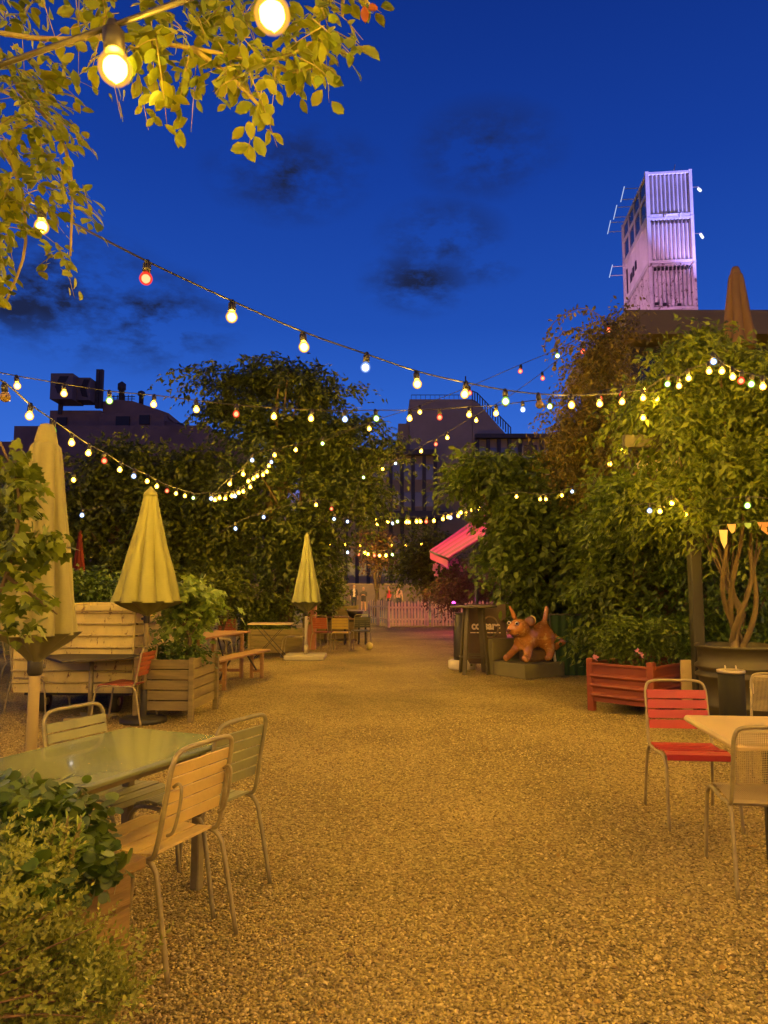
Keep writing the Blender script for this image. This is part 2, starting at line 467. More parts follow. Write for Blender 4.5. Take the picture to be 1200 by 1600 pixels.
# ---- office building far behind
M_conc = mat('dark_facade', (.32, .25, .19), .8, var=.15, vscale=.4)
M_pier = mat('dark_pier', (.03, .025, .03), .6)
M_glass = mat('window_glass', (.20, .20, .24), .2, 0, spec=.8, var=.3, vscale=.25)
M_roof = mat('roof_edge', (.05, .045, .05), .7)
def office():
    t = thing('office_building', 'dark office block with narrow windows and tall windowless core behind the trees', 'building', (0, 0, 0))
    D = 85.
    def X(px): return (px - 600) / F * D
    def Z(py): return at(600, py, D).z
    Y0 = D - .5
    w = MB()
    # left wing, core, right wing
    zl, zc, zr = Z(700), Z(601), Z(668)
    w.box(((X(470) + X(682)) / 2, Y0 + 8, zl / 2), (X(682) - X(470), 14, zl))
    w.box(((X(643) + X(748)) / 2, Y0 + 12.6, zc / 2), (X(748) - X(643), 15, zc))
    w.box(((X(625) + X(643)) / 2 - .05, Y0 + 12.7, Z(638) / 2), (X(643) - X(625), 12, Z(638)))
    w.box(((X(750) + X(990)) / 2, Y0 + 10, zr / 2), (X(990) - X(750), 14, zr))
    w.build('wall', M_conc, t)
    g = MB()   # sloping stair wall right of the core
    poly = [(X(748.5), Z(700)), (X(748.5), zc + .02), (X(757), Z(606)), (X(806), Z(664)), (X(806), Z(700))]
    Mx = Matrix.Translation((0, Y0 + 13, 0)) @ Matrix.Rotation(R(90), 4, 'X')
    g.prism(poly, 8, Mx)
    g.build('stair_wall', M_conc, t)
    r = MB()
    for (a, b) in (((748.5, 601), (757, 605)), ((757, 605), (812, 664))):
        n = max(2, int(abs(b[0] - a[0]) / 4))
        for i in range(n + 1):
            q = i / n; px = a[0] + (b[0] - a[0]) * q; py = a[1] + (b[1] - a[1]) * q
            r.box((X(px), Y0 + 5, Z(py) + .45), (.12, .12, 1.3))
        r.beam((X(a[0]), Y0 + 5, Z(a[1]) + 1.05), (X(b[0]), Y0 + 5, Z(b[1]) + 1.05), .1, .1)
    for px in range(646, 748, 8): r.box((X(px), Y0 + 5.3, zc + .3), (.05, .05, .6))
    r.box(((X(646) + X(744)) / 2, Y0 + 5.3, zc + .6), (X(744) - X(646), .07, .07))
    r.box((X(739), Y0 + 6, zc + 1.6), (.15, .15, 3.2))
    r.build('roof_railing', M_roof, t)
    p = MB(); p.box((X(725), Y0 + 9, zc + .35), (2.6, 2, .7)); p.box((X(700), Y0 + 10, zc + .25), (1.2, 2, .5)); p.build('roof_vent', M_roof, t)
    c = MB()
    c.box(((X(470) + X(682)) / 2, Y0 + .6, zl - .3), (X(682) - X(470) + .3, 1, .6))
    c.box(((X(750) + X(990)) / 2, Y0 + 2.6, zr - .3), (X(990) - X(750) + .3, 1, .5))
    c.box(((X(560) + X(700)) / 2, Y0 - .2, Z(806)), (X(700) - X(560), 3, .8))
    c.build('cornice', M_roof, t)
    pr = MB()
    cols = [470 + 17.6 * i for i in range(13)]
    for px in cols: pr.box((X(px), Y0 + .8, zl / 2 + .5), (.42, .55, zl - 1.4))
    cols2 = [752 + 17.4 * i for i in range(14)]
    for px in cols2: pr.box((X(px), Y0 + 2.8, zr / 2), (.42, .6, zr - 1.2))
    pr.build('pier', M_pier, t)
    wm = MB(); wm.box((0, 0, 0), (1, .12, 1)); first = wm.build('window', M_glass, t)
    used = False
    def win(x, y, z, ww, hh):
        nonlocal used
        o = first if not used else first.copy()
        if used: C.objects.link(o); o.parent = t
        used = True
        o.location = (x, y, z); o.scale = (ww, 1, hh)
    for i in range(4, 12):
        for (a, b) in ((722, 747), (767, 790), (845, 872), (880, 900)):
            win((X(cols[i]) + X(cols[i + 1])) / 2, Y0 + .98, (Z(a) + Z(b)) / 2, .9, Z(a) - Z(b))
    for i in range(0, 8):
        for (a, b) in ((690, 712),):
            win((X(cols2[i]) + X(cols2[i + 1])) / 2, Y0 + 2.98, (Z(a) + Z(b)) / 2, .9, Z(a) - Z(b))
office()

def factory():
    t = thing('factory_building', 'dark stepped silo building with boxy rooftop sign on the left skyline', 'building')
    D = 100.
    def X(px): return (px - 600) / F * D
    def Z(py): return at(600, py, D).z
    Y0 = D
    w = MB()
    def blk(a, b, py, y=0, dp=14): w.box(((X(a) + X(b)) / 2, Y0 + y + dp / 2, Z(py) / 2), (X(b) - X(a), dp, Z(py)))
    blk(12, 60, 661, 0, 11); blk(-40, 12.3, 684, 1, 9); blk(57, 140, 630, 2)
    blk(139.8, 245, 636, 1.4); blk(100, 330, 668, -3, 6)
    poly = [(X(138), Z(640)), (X(138), Z(612)), (X(160), Z(609)), (X(186), Z(611)), (X(228), Z(625)), (X(247), Z(632)), (X(247), Z(640))]
    w.prism(poly, 9, Matrix.Translation((0, Y0 + 12, 0)) @ Matrix.Rotation(R(90), 4, 'X'))
    poly = [(X(244), 0), (X(244), Z(647)), (X(300), Z(662)), (X(345), Z(676)), (X(372), Z(690)), (X(400), Z(700)), (X(400), 0)]
    w.prism(poly, 12, Matrix.Translation((0, Y0 + 14, 0)) @ Matrix.Rotation(R(90), 4, 'X'))
    w.build('wall', mat('brown_render', (.21, .14, .115), .85, var=.25, vscale=.3), t)
    b = MB()
    rr = random.Random(3)
    for i in range(22):
        px = 248 + i * 6.2; py = 650 + (px - 248) * .30
        b.lathe([(.0, -.9), (.75, -.6), (.9, 0), (.7, .55), (0, .8)], 8, (X(px), Y0 + 6, Z(py) + .5 * rr.random()), cap=False)
    b.build('roof_tile_ridge', M_roof, t)
    s = MB(); cx = (X(70) + X(108)) / 2
    s.box((X(89), Y0 + 1, (Z(578) + Z(620)) / 2), (X(105) - X(70), 4, Z(578) - Z(620)))
    s.box((X(116), Y0 + 2, (Z(580) + Z(617)) / 2), (X(128) - X(105.2), 3, Z(580) - Z(617)))
    sg = s.build('rooftop_sign', mat('sign_grey', (.15, .12, .12), .6), t)
    e = MB()
    for (x0, x1, yy) in ((79, 100, Y0 - 1.02), (112, 127, Y0 + .48)):
        poly = [(X(x0 + (x1 - x0) * .35), Z(583)), (X(x1), Z(583)), (X(x0 + (x1 - x0) * .62), Z(600)), (X(x1 - 2), Z(613)), (X(x0 + (x1 - x0) * .25), Z(611)), (X(x0), Z(600))]
        e.prism(poly, .1, Matrix.Translation((0, yy + .05, 0)) @ Matrix.Rotation(R(90), 4, 'X'))
    e.build('emblem', mat('emblem_black', (.02, .014, .016), .6), sg)
    for px, w_ in ((131, .45), (137, .4)):
        c = MB(); c.box((X(px), Y0 + 2.5, (Z(560) + Z(625)) / 2), (w_, .6, Z(560) - Z(625))); c.build('chimney', M_roof, t)
    c = MB()
    c.lathe([(.42, 0), (.42, Z(590) - Z(612)), (.6, Z(590) - Z(612) + .1), (.6, .9 + Z(590) - Z(612)), (.1, 1.3 + Z(590) - Z(612))], 10, (X(164), Y0 + 4, Z(612)))
    c.build('chimney', M_roof, t); c = MB()
    c.lathe([(.35, 0), (.35, 1.4), (.55, 1.5), (.5, 2), (.1, 2.2)], 10, (X(197), Y0 + 4, Z(616)))
    c.build('chimney', M_roof, t); c = MB(); c.box((X(74), Y0 + 2, Z(624)), (.5, .5, 2.2)); c.build('sign_support', M_roof, t)
    r = MB()
    for px in range(147, 188, 6): r.box((X(px), Y0 + 3.6, Z(607)), (.1, .1, 1.3))
    r.box((X(167), Y0 + 3.6, Z(602)), (X(188) - X(146), .1, .1)); r.box((X(167), Y0 + 3.6, Z(606)), (X(188) - X(146), .08, .08))
    r.build('roof_railing', M_roof, t)
    g = MB()
    for (a, b_, y0, y1, yy) in ((168, 190, 642, 660, 1.3), (206, 222, 640, 655, 1.3), (70, 86, 642, 655, 1.9)):
        g.box(((X(a) + X(b_)) / 2, Y0 + yy, (Z(y0) + Z(y1)) / 2), (X(b_) - X(a), .3, Z(y0) - Z(y1)))
    g.build('window', mat('black_opening', (.012, .010, .012), .5), t)
factory()

# ---- terrace building on the right, with pergola deck in front
M_dark = mat('dark_brown_metal', (.055, .042, .032), .6, var=.2, vscale=2)
M_steel = mat('dark_steel', (.03, .027, .025), .5, .3)
def terrace_building():
    t = thing('terrace_building', 'flat roofed dark brown building with wide fascia behind the wisteria', 'building')
    x0 = at(984, 500, 15.5).x; zt = at(984, 484, 15.5).z; Y = 15.4
    w = MB(); w.box((x0 + 7, Y + 2.3, (zt - .6) / 2), (13.6, 4, zt - .6)); w.build('wall', M_dark, t)
    f = MB(); f.box((x0 + 7, Y + 2, zt - .27), (14.2, 4.9, .52)); f.build('roof', mat('fascia', (.10, .075, .05), .6), t)
    g = MB()
    first = None
    for i in range(6):
        xx = x0 + 1.3 + i * 2.2
        m = MB(); m.box((0, 0, 0), (1.9, .1, 1.9))
        if first is None: first = m.build('window', mat('night_glass', (.02, .025, .04), .08), t); o = first
        else: o = first.copy(); C.objects.link(o); o.parent = t
        o.location = (xx, Y + .28, zt - 1.75)
    g.box((x0 + 7, Y + .2, zt - .68), (13.6, .12, .14)); g.box((x0 + 7, Y + .2, zt - 2.8), (13.6, .14, .12))
    for i in range(7): g.box((x0 + .25 + i * 2.2, Y + .18, zt - 1.75), (.16, .12, 2.2))
    g.build('window_frame', M_steel, t)
    d = MB(); d.box((x0 + 7.2, 13.3, 4.9), (13.2, 3.6, .2)); d.build('terrace_deck', M_dark, t)
    for xx in (x0 + .8, x0 + 4.5, x0 + 9):
        p = MB(); p.box((xx, 11.7, 2.4), (.14, .14, 4.8)); p.build('deck_post', M_steel, t)
terrace_building()

def pergola():
    t = thing('steel_pergola', 'dark steel pergola post and beams carrying the wisteria beside the metal drum', 'pergola')
    a = gp(1090, 1100); Y = 8.8
    x = at(1084, 900, 8.8).x
    m = MB(); m.box((x, Y, 1.6), (.13, .13, 3.2), bev=.01); m.build('post', M_steel, t)
    m = MB(); m.box((x + 4.2, Y, 1.6), (.13, .13, 3.2), bev=.01); m.build('post', M_steel, t)
    m = MB(); m.box((x + 1.9, Y, 3.28), (5.4, .1, .16), bev=.01); m.build('beam', M_steel, t)
    m = MB(); m.box((x + 2.3, Y + 3.4, 3.28), (5, .1, .16), bev=.01); m.build('beam', M_steel, t)
    m = MB()
    for i in range(6): m.box((x + .2 + i * .8, Y + 1.7, 3.41), (.05, 4.4, .08))
    m.build('rafter', M_steel, t)
pergola()

def kiosk():
    t = thing('garden_kiosk', 'small timber kiosk with sloping roof beam and pale ledge half hidden in leaves', 'kiosk')
    D = 10.4
    p = at(1030, 722, D); x, y, z = p
    m = MB(); m.box((x + .25, y + .8, (z - .1) / 2), (1.0, 1.0, z - .1)); m.build('wall', mat('kiosk_timber', (.10, .065, .035), .8, var=.3), t)
    m = MB(); m.box((x, y - .02, z - .06), (.62, .12, .14)); m.build('ledge', mat('cream_board', (.62, .52, .34), .6), t)
    m = MB(); m.beam(at(1006, 722, D), at(1060, 687, D + .3), .10, .07); m.beam(at(1018, 727, D), at(1068, 695, D + .3), .08, .05)
    m.build('roof_beam', mat('brown_beam', (.09, .05, .03), .7), t)
kiosk()

# ---- container tower
M_cont = mat('container_paint', (.55, .53, .55), .55, .0, var=.14, vscale=1.2, dirt=((.20, .12, .09), .66), bump=.15, bscale=3)
M_cont3 = mat('container_worn_paint', (.42, .39, .40), .6, .0, var=.3, vscale=1.5, dirt=((.10, .06, .06), .55), bump=.15, bscale=3)
M_tube = emat('white_light_tube', (.85, .9, 1), 1.4)
M_tubeb = emat('bluish_light_tube', (.55, .68, 1), .9)
def containers():
    top = at(1008, 269, 40.0)
    phi = R(6)
    H = 2.59; base0 = top.z - 9 * H
    zz = [top.z - H * (i + 1) for i in range(9)]
    Lg, Wd = 6.06, 2.44
    def corr(n, w, z0, z1, depth=.13):
        """corrugated sheet polyline"""
        pts = []; s = w / n
        for i in range(n):
            x = i * s
            pts += [(x, 0), (x + s * .28, 0), (x + s * .44, depth), (x + s * .84, depth)]
        pts.append((w, 0)); return pts
    names = ['white shipping container with side windows at the top of the tower, lit violet',
             'white shipping container with dark side lettering, second from the top of the tower',
             'worn white shipping container with dark streaks, third from the top, just above the roof',
             'fourth container from the top of the tower, hidden behind the roof', 'fifth container from the top of the tower', 'sixth container from the top of the tower',
             'seventh container from the top of the tower', 'second container above the ground in the tower', 'container standing on the ground under the tower']
    for i in range(9):
        if i > 2 and i < 8 and False: continue
        t = thing('shipping_container', names[i], 'shipping container', (top.x, top.y, max(0, zz[i])), -phi, 'containers stacked into a tower')
        M = M_cont if i < 2 else M_cont3
        b = MB()
        # front and sides corrugated
        n = 10
        pts = corr(n, Wd - .3, 0, 1)
        vs = []; fs = []
        for (x, y) in pts: vs += [(x + .15, y + .05, .16), (x + .15, y + .05, H - .14)]
        for k in range(len(pts) - 1): fs.append((2 * k, 2 * k + 2, 2 * k + 3, 2 * k + 1))
        b._add(vs, fs)
        for sx, m in ((.05, 1), (Wd - .05, -1)):
            pts = corr(22, Lg - .3, 0, 1, .05); vs = []; fs = []
            for (x, y) in pts: vs += [(sx + y * m, x + .15, .16), (sx + y * m, x + .15, H - .14)]
            for k in range(len(pts) - 1): fs.append((2 * k, 2 * k + 1, 2 * k + 3, 2 * k + 2))
            if i == 0 and m == 1:
                continue
            b._add(vs, fs)
        b.box((Wd / 2, Lg - .06, H / 2), (Wd - .2, .05, H - .2)); b.box((Wd / 2, Lg / 2, H - .06), (Wd - .2, Lg - .2, .04)); b.box((Wd / 2, Lg / 2, .12), (Wd - .2, Lg - .2, .05))
        b.build('body', M, t)
        f = MB()
        for x in (.08, Wd - .08):
            for y in (.08, Lg - .08): f.box((x, y, H / 2), (.16, .16, H - .02))
            f.box((x, Lg / 2, .09), (.12, Lg - .3, .16)); f.box((x, Lg / 2, H - .08), (.1, Lg - .3, .13))
        for y in (.06, Lg - .06): f.box((Wd / 2, y, .09), (Wd - .3, .11, .16)); f.box((Wd / 2, y, H - .08), (Wd - .3, .11, .13))
        for x in (.08, Wd - .08):
            for y in (.08, Lg - .08): f.box((x, y, H + .0), (.18, .18, .06)); f.box((x, y, .02), (.18, .18, .05))
        f.build('frame', M, t)
        if i == 0:
            g = MB(); g.box((.12, Lg / 2, H / 2), (.06, Lg - .4, H - .5)); g.build('window', mat('dim_office_glass', (.03, .045, .07), .15), t)
            g = MB()
            for k in range(5): g.box((.07, .25 + k * (Lg - .5) / 4, H / 2), (.08, .09, H - .3))
            g.box((.07, Lg / 2, H * .56), (.05, Lg - .4, .2))
            g.build('window_frame', M, t)
            g = MB(); g.beam((.9, -.03, .1), (1.75, -.03, .13), .04, .05); g.tube([(.95, -.04, -.1), (1.0, -.06, .12), (.9, -.05, .16)], .02, 6); g.tube([(1.75, -.04, -.1), (1.7, -.06, .12), (1.8, -.05, .16)], .02, 6)
            g.tube([(1.55, .2, H + .02), (1.65, .2, H + .45)], .02, 6)
            g.build('door_handle', M, t)
        if i == 1:
            g = MB()
            for (y, z, h) in ((2.9, 1.2, .5), (3.5, 1.1, .55), (4.1, 1.0, .5)): g.box((.02, y, z), (.03, .35, h)); 
            g.box((.02, 5.1, 1.2), (.03, .2, 1.5))
            g.build('lettering', mat('black_lettering', (.03, .02, .03), .6), t)
            g = MB()
            for k in range(10): g.box((.32 + k * .2, .03, H - .3), (.07, .08, .18))
            g.build('vent', M_dark, t)
        if i == 2:
            g = MB()
            for k in range(10): g.box((.32 + k * .2, .025, H - .32), (.11, .08, .16))
            for (x, z) in ((.35, .35), (.75, .3), (1.5, .25)): g.box((x, .03, z), (.2, .08, .14))
            g.build('vent', mat('black_hole', (.01, .008, .01), .8), t)
            g = MB(); g.tube([(Wd - .1, -.02, H - .05), (1.05, -.03, .95)], .018, 6); g.build('tie_rod', M, t)
        # light tubes on brackets
        if i == 0: tubes = [(-1, .9, 1.95), (-1, 2.9, 1.95), (-1, 4.7, 1.95), (1, .3, 1.75)]
        elif i == 1: tubes = [(-1, 4.6, 1.7), (1, .3, 1.7)]
        else: tubes = []
        for (s, y, z) in tubes:
            x = -.95 if s < 0 else Wd + .42
            g = MB()
            if s < 0:
                g.beam((0, y, z + .25), (x, y, z + .25), .03, .03); g.beam((0, y + .6, z - .05), (x, y + .6, z - .05), .03, .03)
                g.build('lamp_bracket', M_cont, t)
                g = MB(); g.tube([(x, y - .15, z + .3), (x - .02, y + .75, z - .1)], .024, 8); g.build('light_tube', M_tubeb, t)
            else:
                g.beam((Wd, y, z), (x, y, z), .03, .03); g.build('lamp_bracket', M_cont, t)
                g = MB(); g.tube([(x - .02, y - .3, z - .38), (x + .28, y + .9, z + .38)], .075, 8); g.build('light_tube', M_tube, t)
    # floodlights on the terrace roof edge aimed at the tower
    for k, (dx, dy, col, pw, tz, sz) in enumerate(((13, -9, (.34, .30, 1.0), 110000, 23.2, 16), (-9, -12, (1, .40, .80), 17000, 17.2, 22))):
        p = Vector((top.x + dx, top.y + dy, 7.0 if k == 0 else 6.4))
        t = thing('floodlight', ('violet' if k == 0 else 'pink') + ' floodlight on a mast hidden behind the roof, aimed at the container tower', 'floodlight', p)
        m = MB(); m.box((0, 0, 0), (.5, .3, .35), bev=.03); m.box((0, 0, -p.z / 2 - .1), (.14, .14, p.z - .2)); m.build('housing', M_steel, t)
        ld = bpy.data.lights.new('tower_light', 'SPOT'); ld.energy = pw; ld.color = col; ld.spot_size = R(sz); ld.spot_blend = .6; ld.shadow_soft_size = .15
        lo = bpy.data.objects.new('tower_light', ld); C.objects.link(lo); lo.parent = t; lo.location = (0, .25, .2)
        d = Vector((top.x + .8, top.y + 1, tz)) - p
        lo.rotation_euler = d.to_track_quat('-Z', 'Y').to_euler()
containers()

# ================================================================ STRING LIGHTS
_bulbmesh = {}
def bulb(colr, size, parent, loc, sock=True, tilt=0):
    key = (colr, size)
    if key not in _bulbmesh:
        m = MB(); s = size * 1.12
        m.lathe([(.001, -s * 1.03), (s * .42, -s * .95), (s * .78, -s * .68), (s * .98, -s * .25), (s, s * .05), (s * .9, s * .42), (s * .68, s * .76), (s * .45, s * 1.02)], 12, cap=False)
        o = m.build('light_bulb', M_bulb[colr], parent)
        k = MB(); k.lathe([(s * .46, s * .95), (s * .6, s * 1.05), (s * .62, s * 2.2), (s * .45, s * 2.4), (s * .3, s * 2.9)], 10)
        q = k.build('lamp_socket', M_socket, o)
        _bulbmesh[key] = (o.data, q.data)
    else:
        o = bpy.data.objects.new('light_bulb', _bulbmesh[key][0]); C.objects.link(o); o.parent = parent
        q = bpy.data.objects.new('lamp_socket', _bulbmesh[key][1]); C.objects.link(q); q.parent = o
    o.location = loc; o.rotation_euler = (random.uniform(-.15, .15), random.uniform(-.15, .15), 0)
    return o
def string(label, bulbs, d0, d1, ext0=None, ext1=None, size=.031, cr=.006, group='strings of light bulbs'):
    """bulbs = [(px,py,colour[,index])]; distance runs linearly from d0 to d1 over the string"""
    n = len(bulbs)
    P = []
    idx = [b[3] if len(b) > 3 else i for i, b in enumerate(bulbs)]
    for b, i in zip(bulbs, idx):
        D = d0 + (d1 - d0) * i / max(1, idx[-1])
        P.append((at(b[0], b[1], D), b[2]))
    t = thing('string_lights', label, 'string lights', P[0][0], 0, group)
    o0 = P[0][0]
    cab = [p + Vector((0, 0, size * 2.9)) for p, _ in P]
    pts = ([at(*ext0)] if ext0 else []) + cab + ([at(*ext1)] if ext1 else [])
    m = MB(); m.tube([p - o0 for p in pts], cr, 6, smooth_pts=3)
    m.build('cable', M_cable, t)
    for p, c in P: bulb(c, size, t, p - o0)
    return t

string('nearest string of large warm bulbs under the leafy branch at top left', [(180, 106, 'w'), (425, 22, 'w')], 1.32, 1.22, (-140, 150, 1.45), (760, -170, 1.15), cr=.0055, size=.029)
string('long string from the top left leaves across the open sky to the wisteria',
       [(65, 354, 'w'), (228, 435, 'r'), (362, 495, 'w'), (475, 542, 'w'), (571, 574, 'b'), (652, 600, 'w'), (726, 616, 'w'), (790, 627, 'g'), (843, 632, 'o'), (893, 633, 'w'), (937, 631, 'w'), (972, 628, 'w'), (1005, 622, 'w'), (1026, 623, 'w')],
       3.5, 8.4, (-90, 250, 2.9), (1120, 560, 9.0), size=.033)
string('nearly level string of small coloured bulbs from the left edge to the wisteria',
       [(27, 603, 'w'), (100, 615, 'w'), (171, 626, 'g'), (240, 632, 'w'), (307, 640, 'w'), (369, 647, 'r'), (428, 651, 'w'), (486, 654, 'w'), (539, 655, 'b'), (588, 654, 'g'), (640, 654, 'w'), (687, 652, 'r'), (733, 648, 'w'), (775, 646, 'w'), (817, 640, 'b'), (859, 635, 'g'), (896, 631, 'o'), (937, 623, 'r'), (972, 616, 'r'), (1007, 609, 'w'), (1035, 610, 'b')],
       7.6, 10.5, (-60, 570, 7.3), (1112, 570, 10.4), size=.036)
string('string starting with an unlit bulb at the left edge and falling over the closed parasols',
       [(8, 620, 'o'), (46, 650, 'w'), (82, 673, 'g'), (112, 692, 'w'), (138, 708, 'w'), (163, 720, 'r'), (187, 734, 'w'), (209, 744, 'b'), (230, 752, 'w'), (245, 760, 'w'), (261, 767, 'r'), (275, 771, 'w'), (289, 775, 'w'), (302, 778, 'g')],
       5.0, 13.5, (-60, 560, 4.2), None, size=.032, cr=.007)
string('tight curving run of warm bulbs glowing inside the left trees',
       [(330, 779, 'b'), (336, 781, 'w'), (343, 778, 'w'), (352, 779, 'w'), (362, 775, 'w'), (367, 775, 'b'), (373, 770, 'w'), (380, 768, 'w'), (391, 761, 'w'), (388, 752, 'w'), (396, 748, 'w'), (402, 744, 'w'), (411, 742, 'w'), (417, 737, 'w'), (420, 728, 'w'), (424, 722, 'b')],
       13.0, 14.5, (302, 772, 13.2), (440, 700, 15.0), size=.036)
string('sparse string climbing through the crown of the tall tree',
       [(359, 756, 'w'), (380, 741, 'w'), (394, 719, 'b'), (429, 711, 'w'), (462, 703, 'w'), (504, 693, 'g')], 14, 15.2, (330, 775, 13.6), (577, 660, 15.5), size=.042)
string('string from the tall tree up to the vine, with pink and red bulbs',
       [(577, 670, 'w'), (656, 644, 'w'), (734, 614, 'r'), (813, 580, 'r'), (871, 556, 'g'), (951, 516, 'r')], 14.0, 13.0, (504, 690, 14.2), (985, 500, 13), size=.042)
string('lower string rising to the vine, starting in front of the office block',
       [(658, 705, 'w'), (681, 694, 'r'), (699, 684, 'w'), (744, 657, 'w'), (790, 632, 'o'), (848, 591, 'r'), (866, 576, 'o'), (911, 549, 'r')], 15.5, 13.0, (585, 742, 16), (985, 505, 12.8), size=.040)
string('distant garland of warm bulbs between the tall tree and the magenta awning',
       [(573, 810, 'b'), (589, 812, 'w'), (590, 819, 'w'), (606, 815, 'w'), (613, 818, 'b'), (621, 815, 'g'), (635, 816, 'w'), (639, 816, 'w'), (651, 815, 'w'), (657, 815, 'w'), (666, 815, 'r'), (678, 814, 'w'), (692, 811, 'w'), (700, 808, 'w'), (704, 809, 'b'), (716, 806, 'w'), (720, 801, 'w'), (728, 803, 'w'), (738, 797, 'w'), (749, 795, 'w'), (767, 797, 'g')],
       22, 19.5, (520, 800, 22), (800, 785, 19), size=.052)
string('furthest short garland above the people behind the picket fence',
       [(543, 863, 'b'), (560, 866, 'r'), (570, 864, 'w'), (575, 866, 'w'), (585, 868, 'r'), (593, 868, 'w'), (603, 868, 'w'), (613, 867, 'g')], 36, 34, (520, 850, 36), (650, 860, 34), size=.08, cr=.01)
string('bright string rising over the lit wisteria to the right edge of the garden',
       [(1043, 600, 'g'), (1061, 603, 'w'), (1076, 591, 'w'), (1108, 580, 'w'), (1115, 565, 'b'), (1128, 580, 'w'), (1145, 589, 'w'), (1158, 595, 'r'), (1174, 600, 'g'), (1192, 604, 'w'), (1215, 611, 'w'), (1240, 618, 'w')],
       7.6, 6.2, (1005, 612, 8.2), (1300, 625, 6), size=.031)
string('broken string of bulbs showing through leaves under the kiosk ledge',
       [(1015, 798, 'b'), (1031, 799, 'w'), (1050, 786, 'w'), (1071, 803, 'w')], 8.6, 8.3, (985, 790, 8.8), (1100, 795, 8.2), size=.030)
string('short string hanging below the wisteria by the bunting with a greenish bulb', [(1168, 790, 'g'), (1215, 795, 'w')], 7.6, 7.2, (1130, 780, 7.8), (1300, 790, 7), size=.033)
string('few bulbs half hidden in the brownish vine', [(1005, 653, 'w'), (973, 705, 'w'), (953, 725, 'w')], 8.6, 10.5, (1010, 630, 8.5), (930, 745, 11), size=.034)
string('bulbs peeping through the middle of the green tree on the right', [(807, 776, 'w'), (844, 780, 'w'), (853, 780, 'w'), (878, 774, 'w'), (894, 768, 'b')], 11.2, 10.8, (780, 775, 11.5), (930, 755, 10.6), size=.026)
string('bulbs in the leaves at the left edge of the garden', [(10, 748, 'w'), (115, 750, 'w'), (128, 805, 'b')], 10.5, 12, (-60, 735, 10), (160, 790, 12.5), size=.036)
string('scattered pale bulbs low in the tall tree', [(368, 826, 'b'), (412, 808, 'b'), (494, 789, 'w'), (518, 795, 'r'), (522, 811, 'b'), (543, 815, 'b'), (568, 746, 'g'), (598, 733, 'w'), (618, 724, 'b')], 14, 17, (340, 835, 14), (640, 715, 17), size=.036)

# strings that continue overhead and beside the camera, outside the frame
def overhead(label, a, b, n, size=.033, sag=.35, cols='wwwwwwgwwr'):
    a, b = Vector(a), Vector(b)
    t = thing('string_lights', label, 'string lights', a, 0, 'strings of light bulbs')
    pts = []
    for i in range(n + 1):
        q = i / n; p = a.lerp(b, q) - Vector((0, 0, sag * 4 * q * (1 - q))); pts.append(p - a)
    m = MB(); m.tube([p + Vector((0, 0, size * 2.9)) for p in pts], .006, 6); m.build('cable', M_cable, t)
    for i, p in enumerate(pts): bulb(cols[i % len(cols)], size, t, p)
overhead('string hanging above the right hand tables, out of frame', (3.1, .2, 3.0), (6.2, 6.5, 3.1), 14, cols='w')
overhead('string over the path behind the viewer', (-5, -.9, 3.4), (5, -.5, 3.4), 18, cols='w')
overhead('string over the left hand planters, out of frame', (-3.2, -1, 2.9), (-4.3, 4.5, 3.1), 12, cols='w')
overhead('second string over the path behind the viewer', (-5, -2.6, 3.3), (5, -2.2, 3.3), 14, cols='w')
overhead('added string lighting the people behind the picket fence, hidden by the tall tree', (-9, 44, 4.6), (4.2, 46, 4.4), 14, size=.1, cols='w')  # unseen string put in to brighten the people and the road
overhead('string high across the yard, cropped at the top right', (2.6, 1.0, 3.8), (8.5, 8.5, 4.3), 16, cols='w')

# ================================================================ TREES AND PLANTS
def w3(px, py, D): return tuple(at(px, py, D))
def ell(px, py, D, rx, ry_px, rd, w=1.0):
    """ellipsoid centred at a photo point, half width rx px, half height ry px, depth radius rd m"""
    return (w3(px, py, D), (rx * D / F, rd, ry_px * D / F), w)
def tree(name, label, cat, base, top, ells, ncl, per, n, size, m, r0=.12, nl=14, group=None, **kw):
    base = Vector(base); t = thing(name, label, cat, base, 0, group)
    _, cc = foliage('crown', ells, ncl, per, n, size, m, t, loc=tuple(base), **kw)
    mb = MB(); sel = [cc[i] for i in rng.choice(len(cc), min(nl, len(cc)), replace=False)]
    limbs(mb, base, top, sel, r0, base, seed=int(abs(base.x) * 100))
    mb.build('trunk', BARK, t)
    return t
def g0(px, D):
    p = at(px, 1000, D); return Vector((p.x, p.y, 0))

LF_tall = leafmat('tall_tree_leaves', [(.022, .036, .006), (.05, .072, .009), (.10, .125, .014), (.035, .05, .007)])
D = 18.4
tree('tall_tree', 'tall dark leafy tree with layered drooping sprays, the highest in the garden', 'tree', g0(440, D), at(440, 700, D),
     [ell(445, 595, D, 62, 42, 1.2, .8), ell(360, 588, D, 52, 20, .9, .35), ell(500, 610, D, 50, 40, 1.0, .5), ell(430, 680, D, 105, 50, 1.8, 1.4), ell(540, 690, D, 60, 50, 1.3, .8),
      ell(450, 770, D, 125, 60, 2.0, 1.8), ell(550, 760, D, 50, 46, 1.2, .7), ell(430, 860, D, 100, 60, 1.8, 1.3), ell(482, 850, D, 42, 50, 1.2, .7), ell(360, 645, D, 45, 25, .9, .35), ell(595, 700, D, 38, 28, .7, .3)],
     250, 11, 13, .165, LF_tall, r0=.17, nl=30, tw=.85, spread=.30, shell=.35, droop=.45, hang=.3, flat=.16, width=.85)
D = 19.5
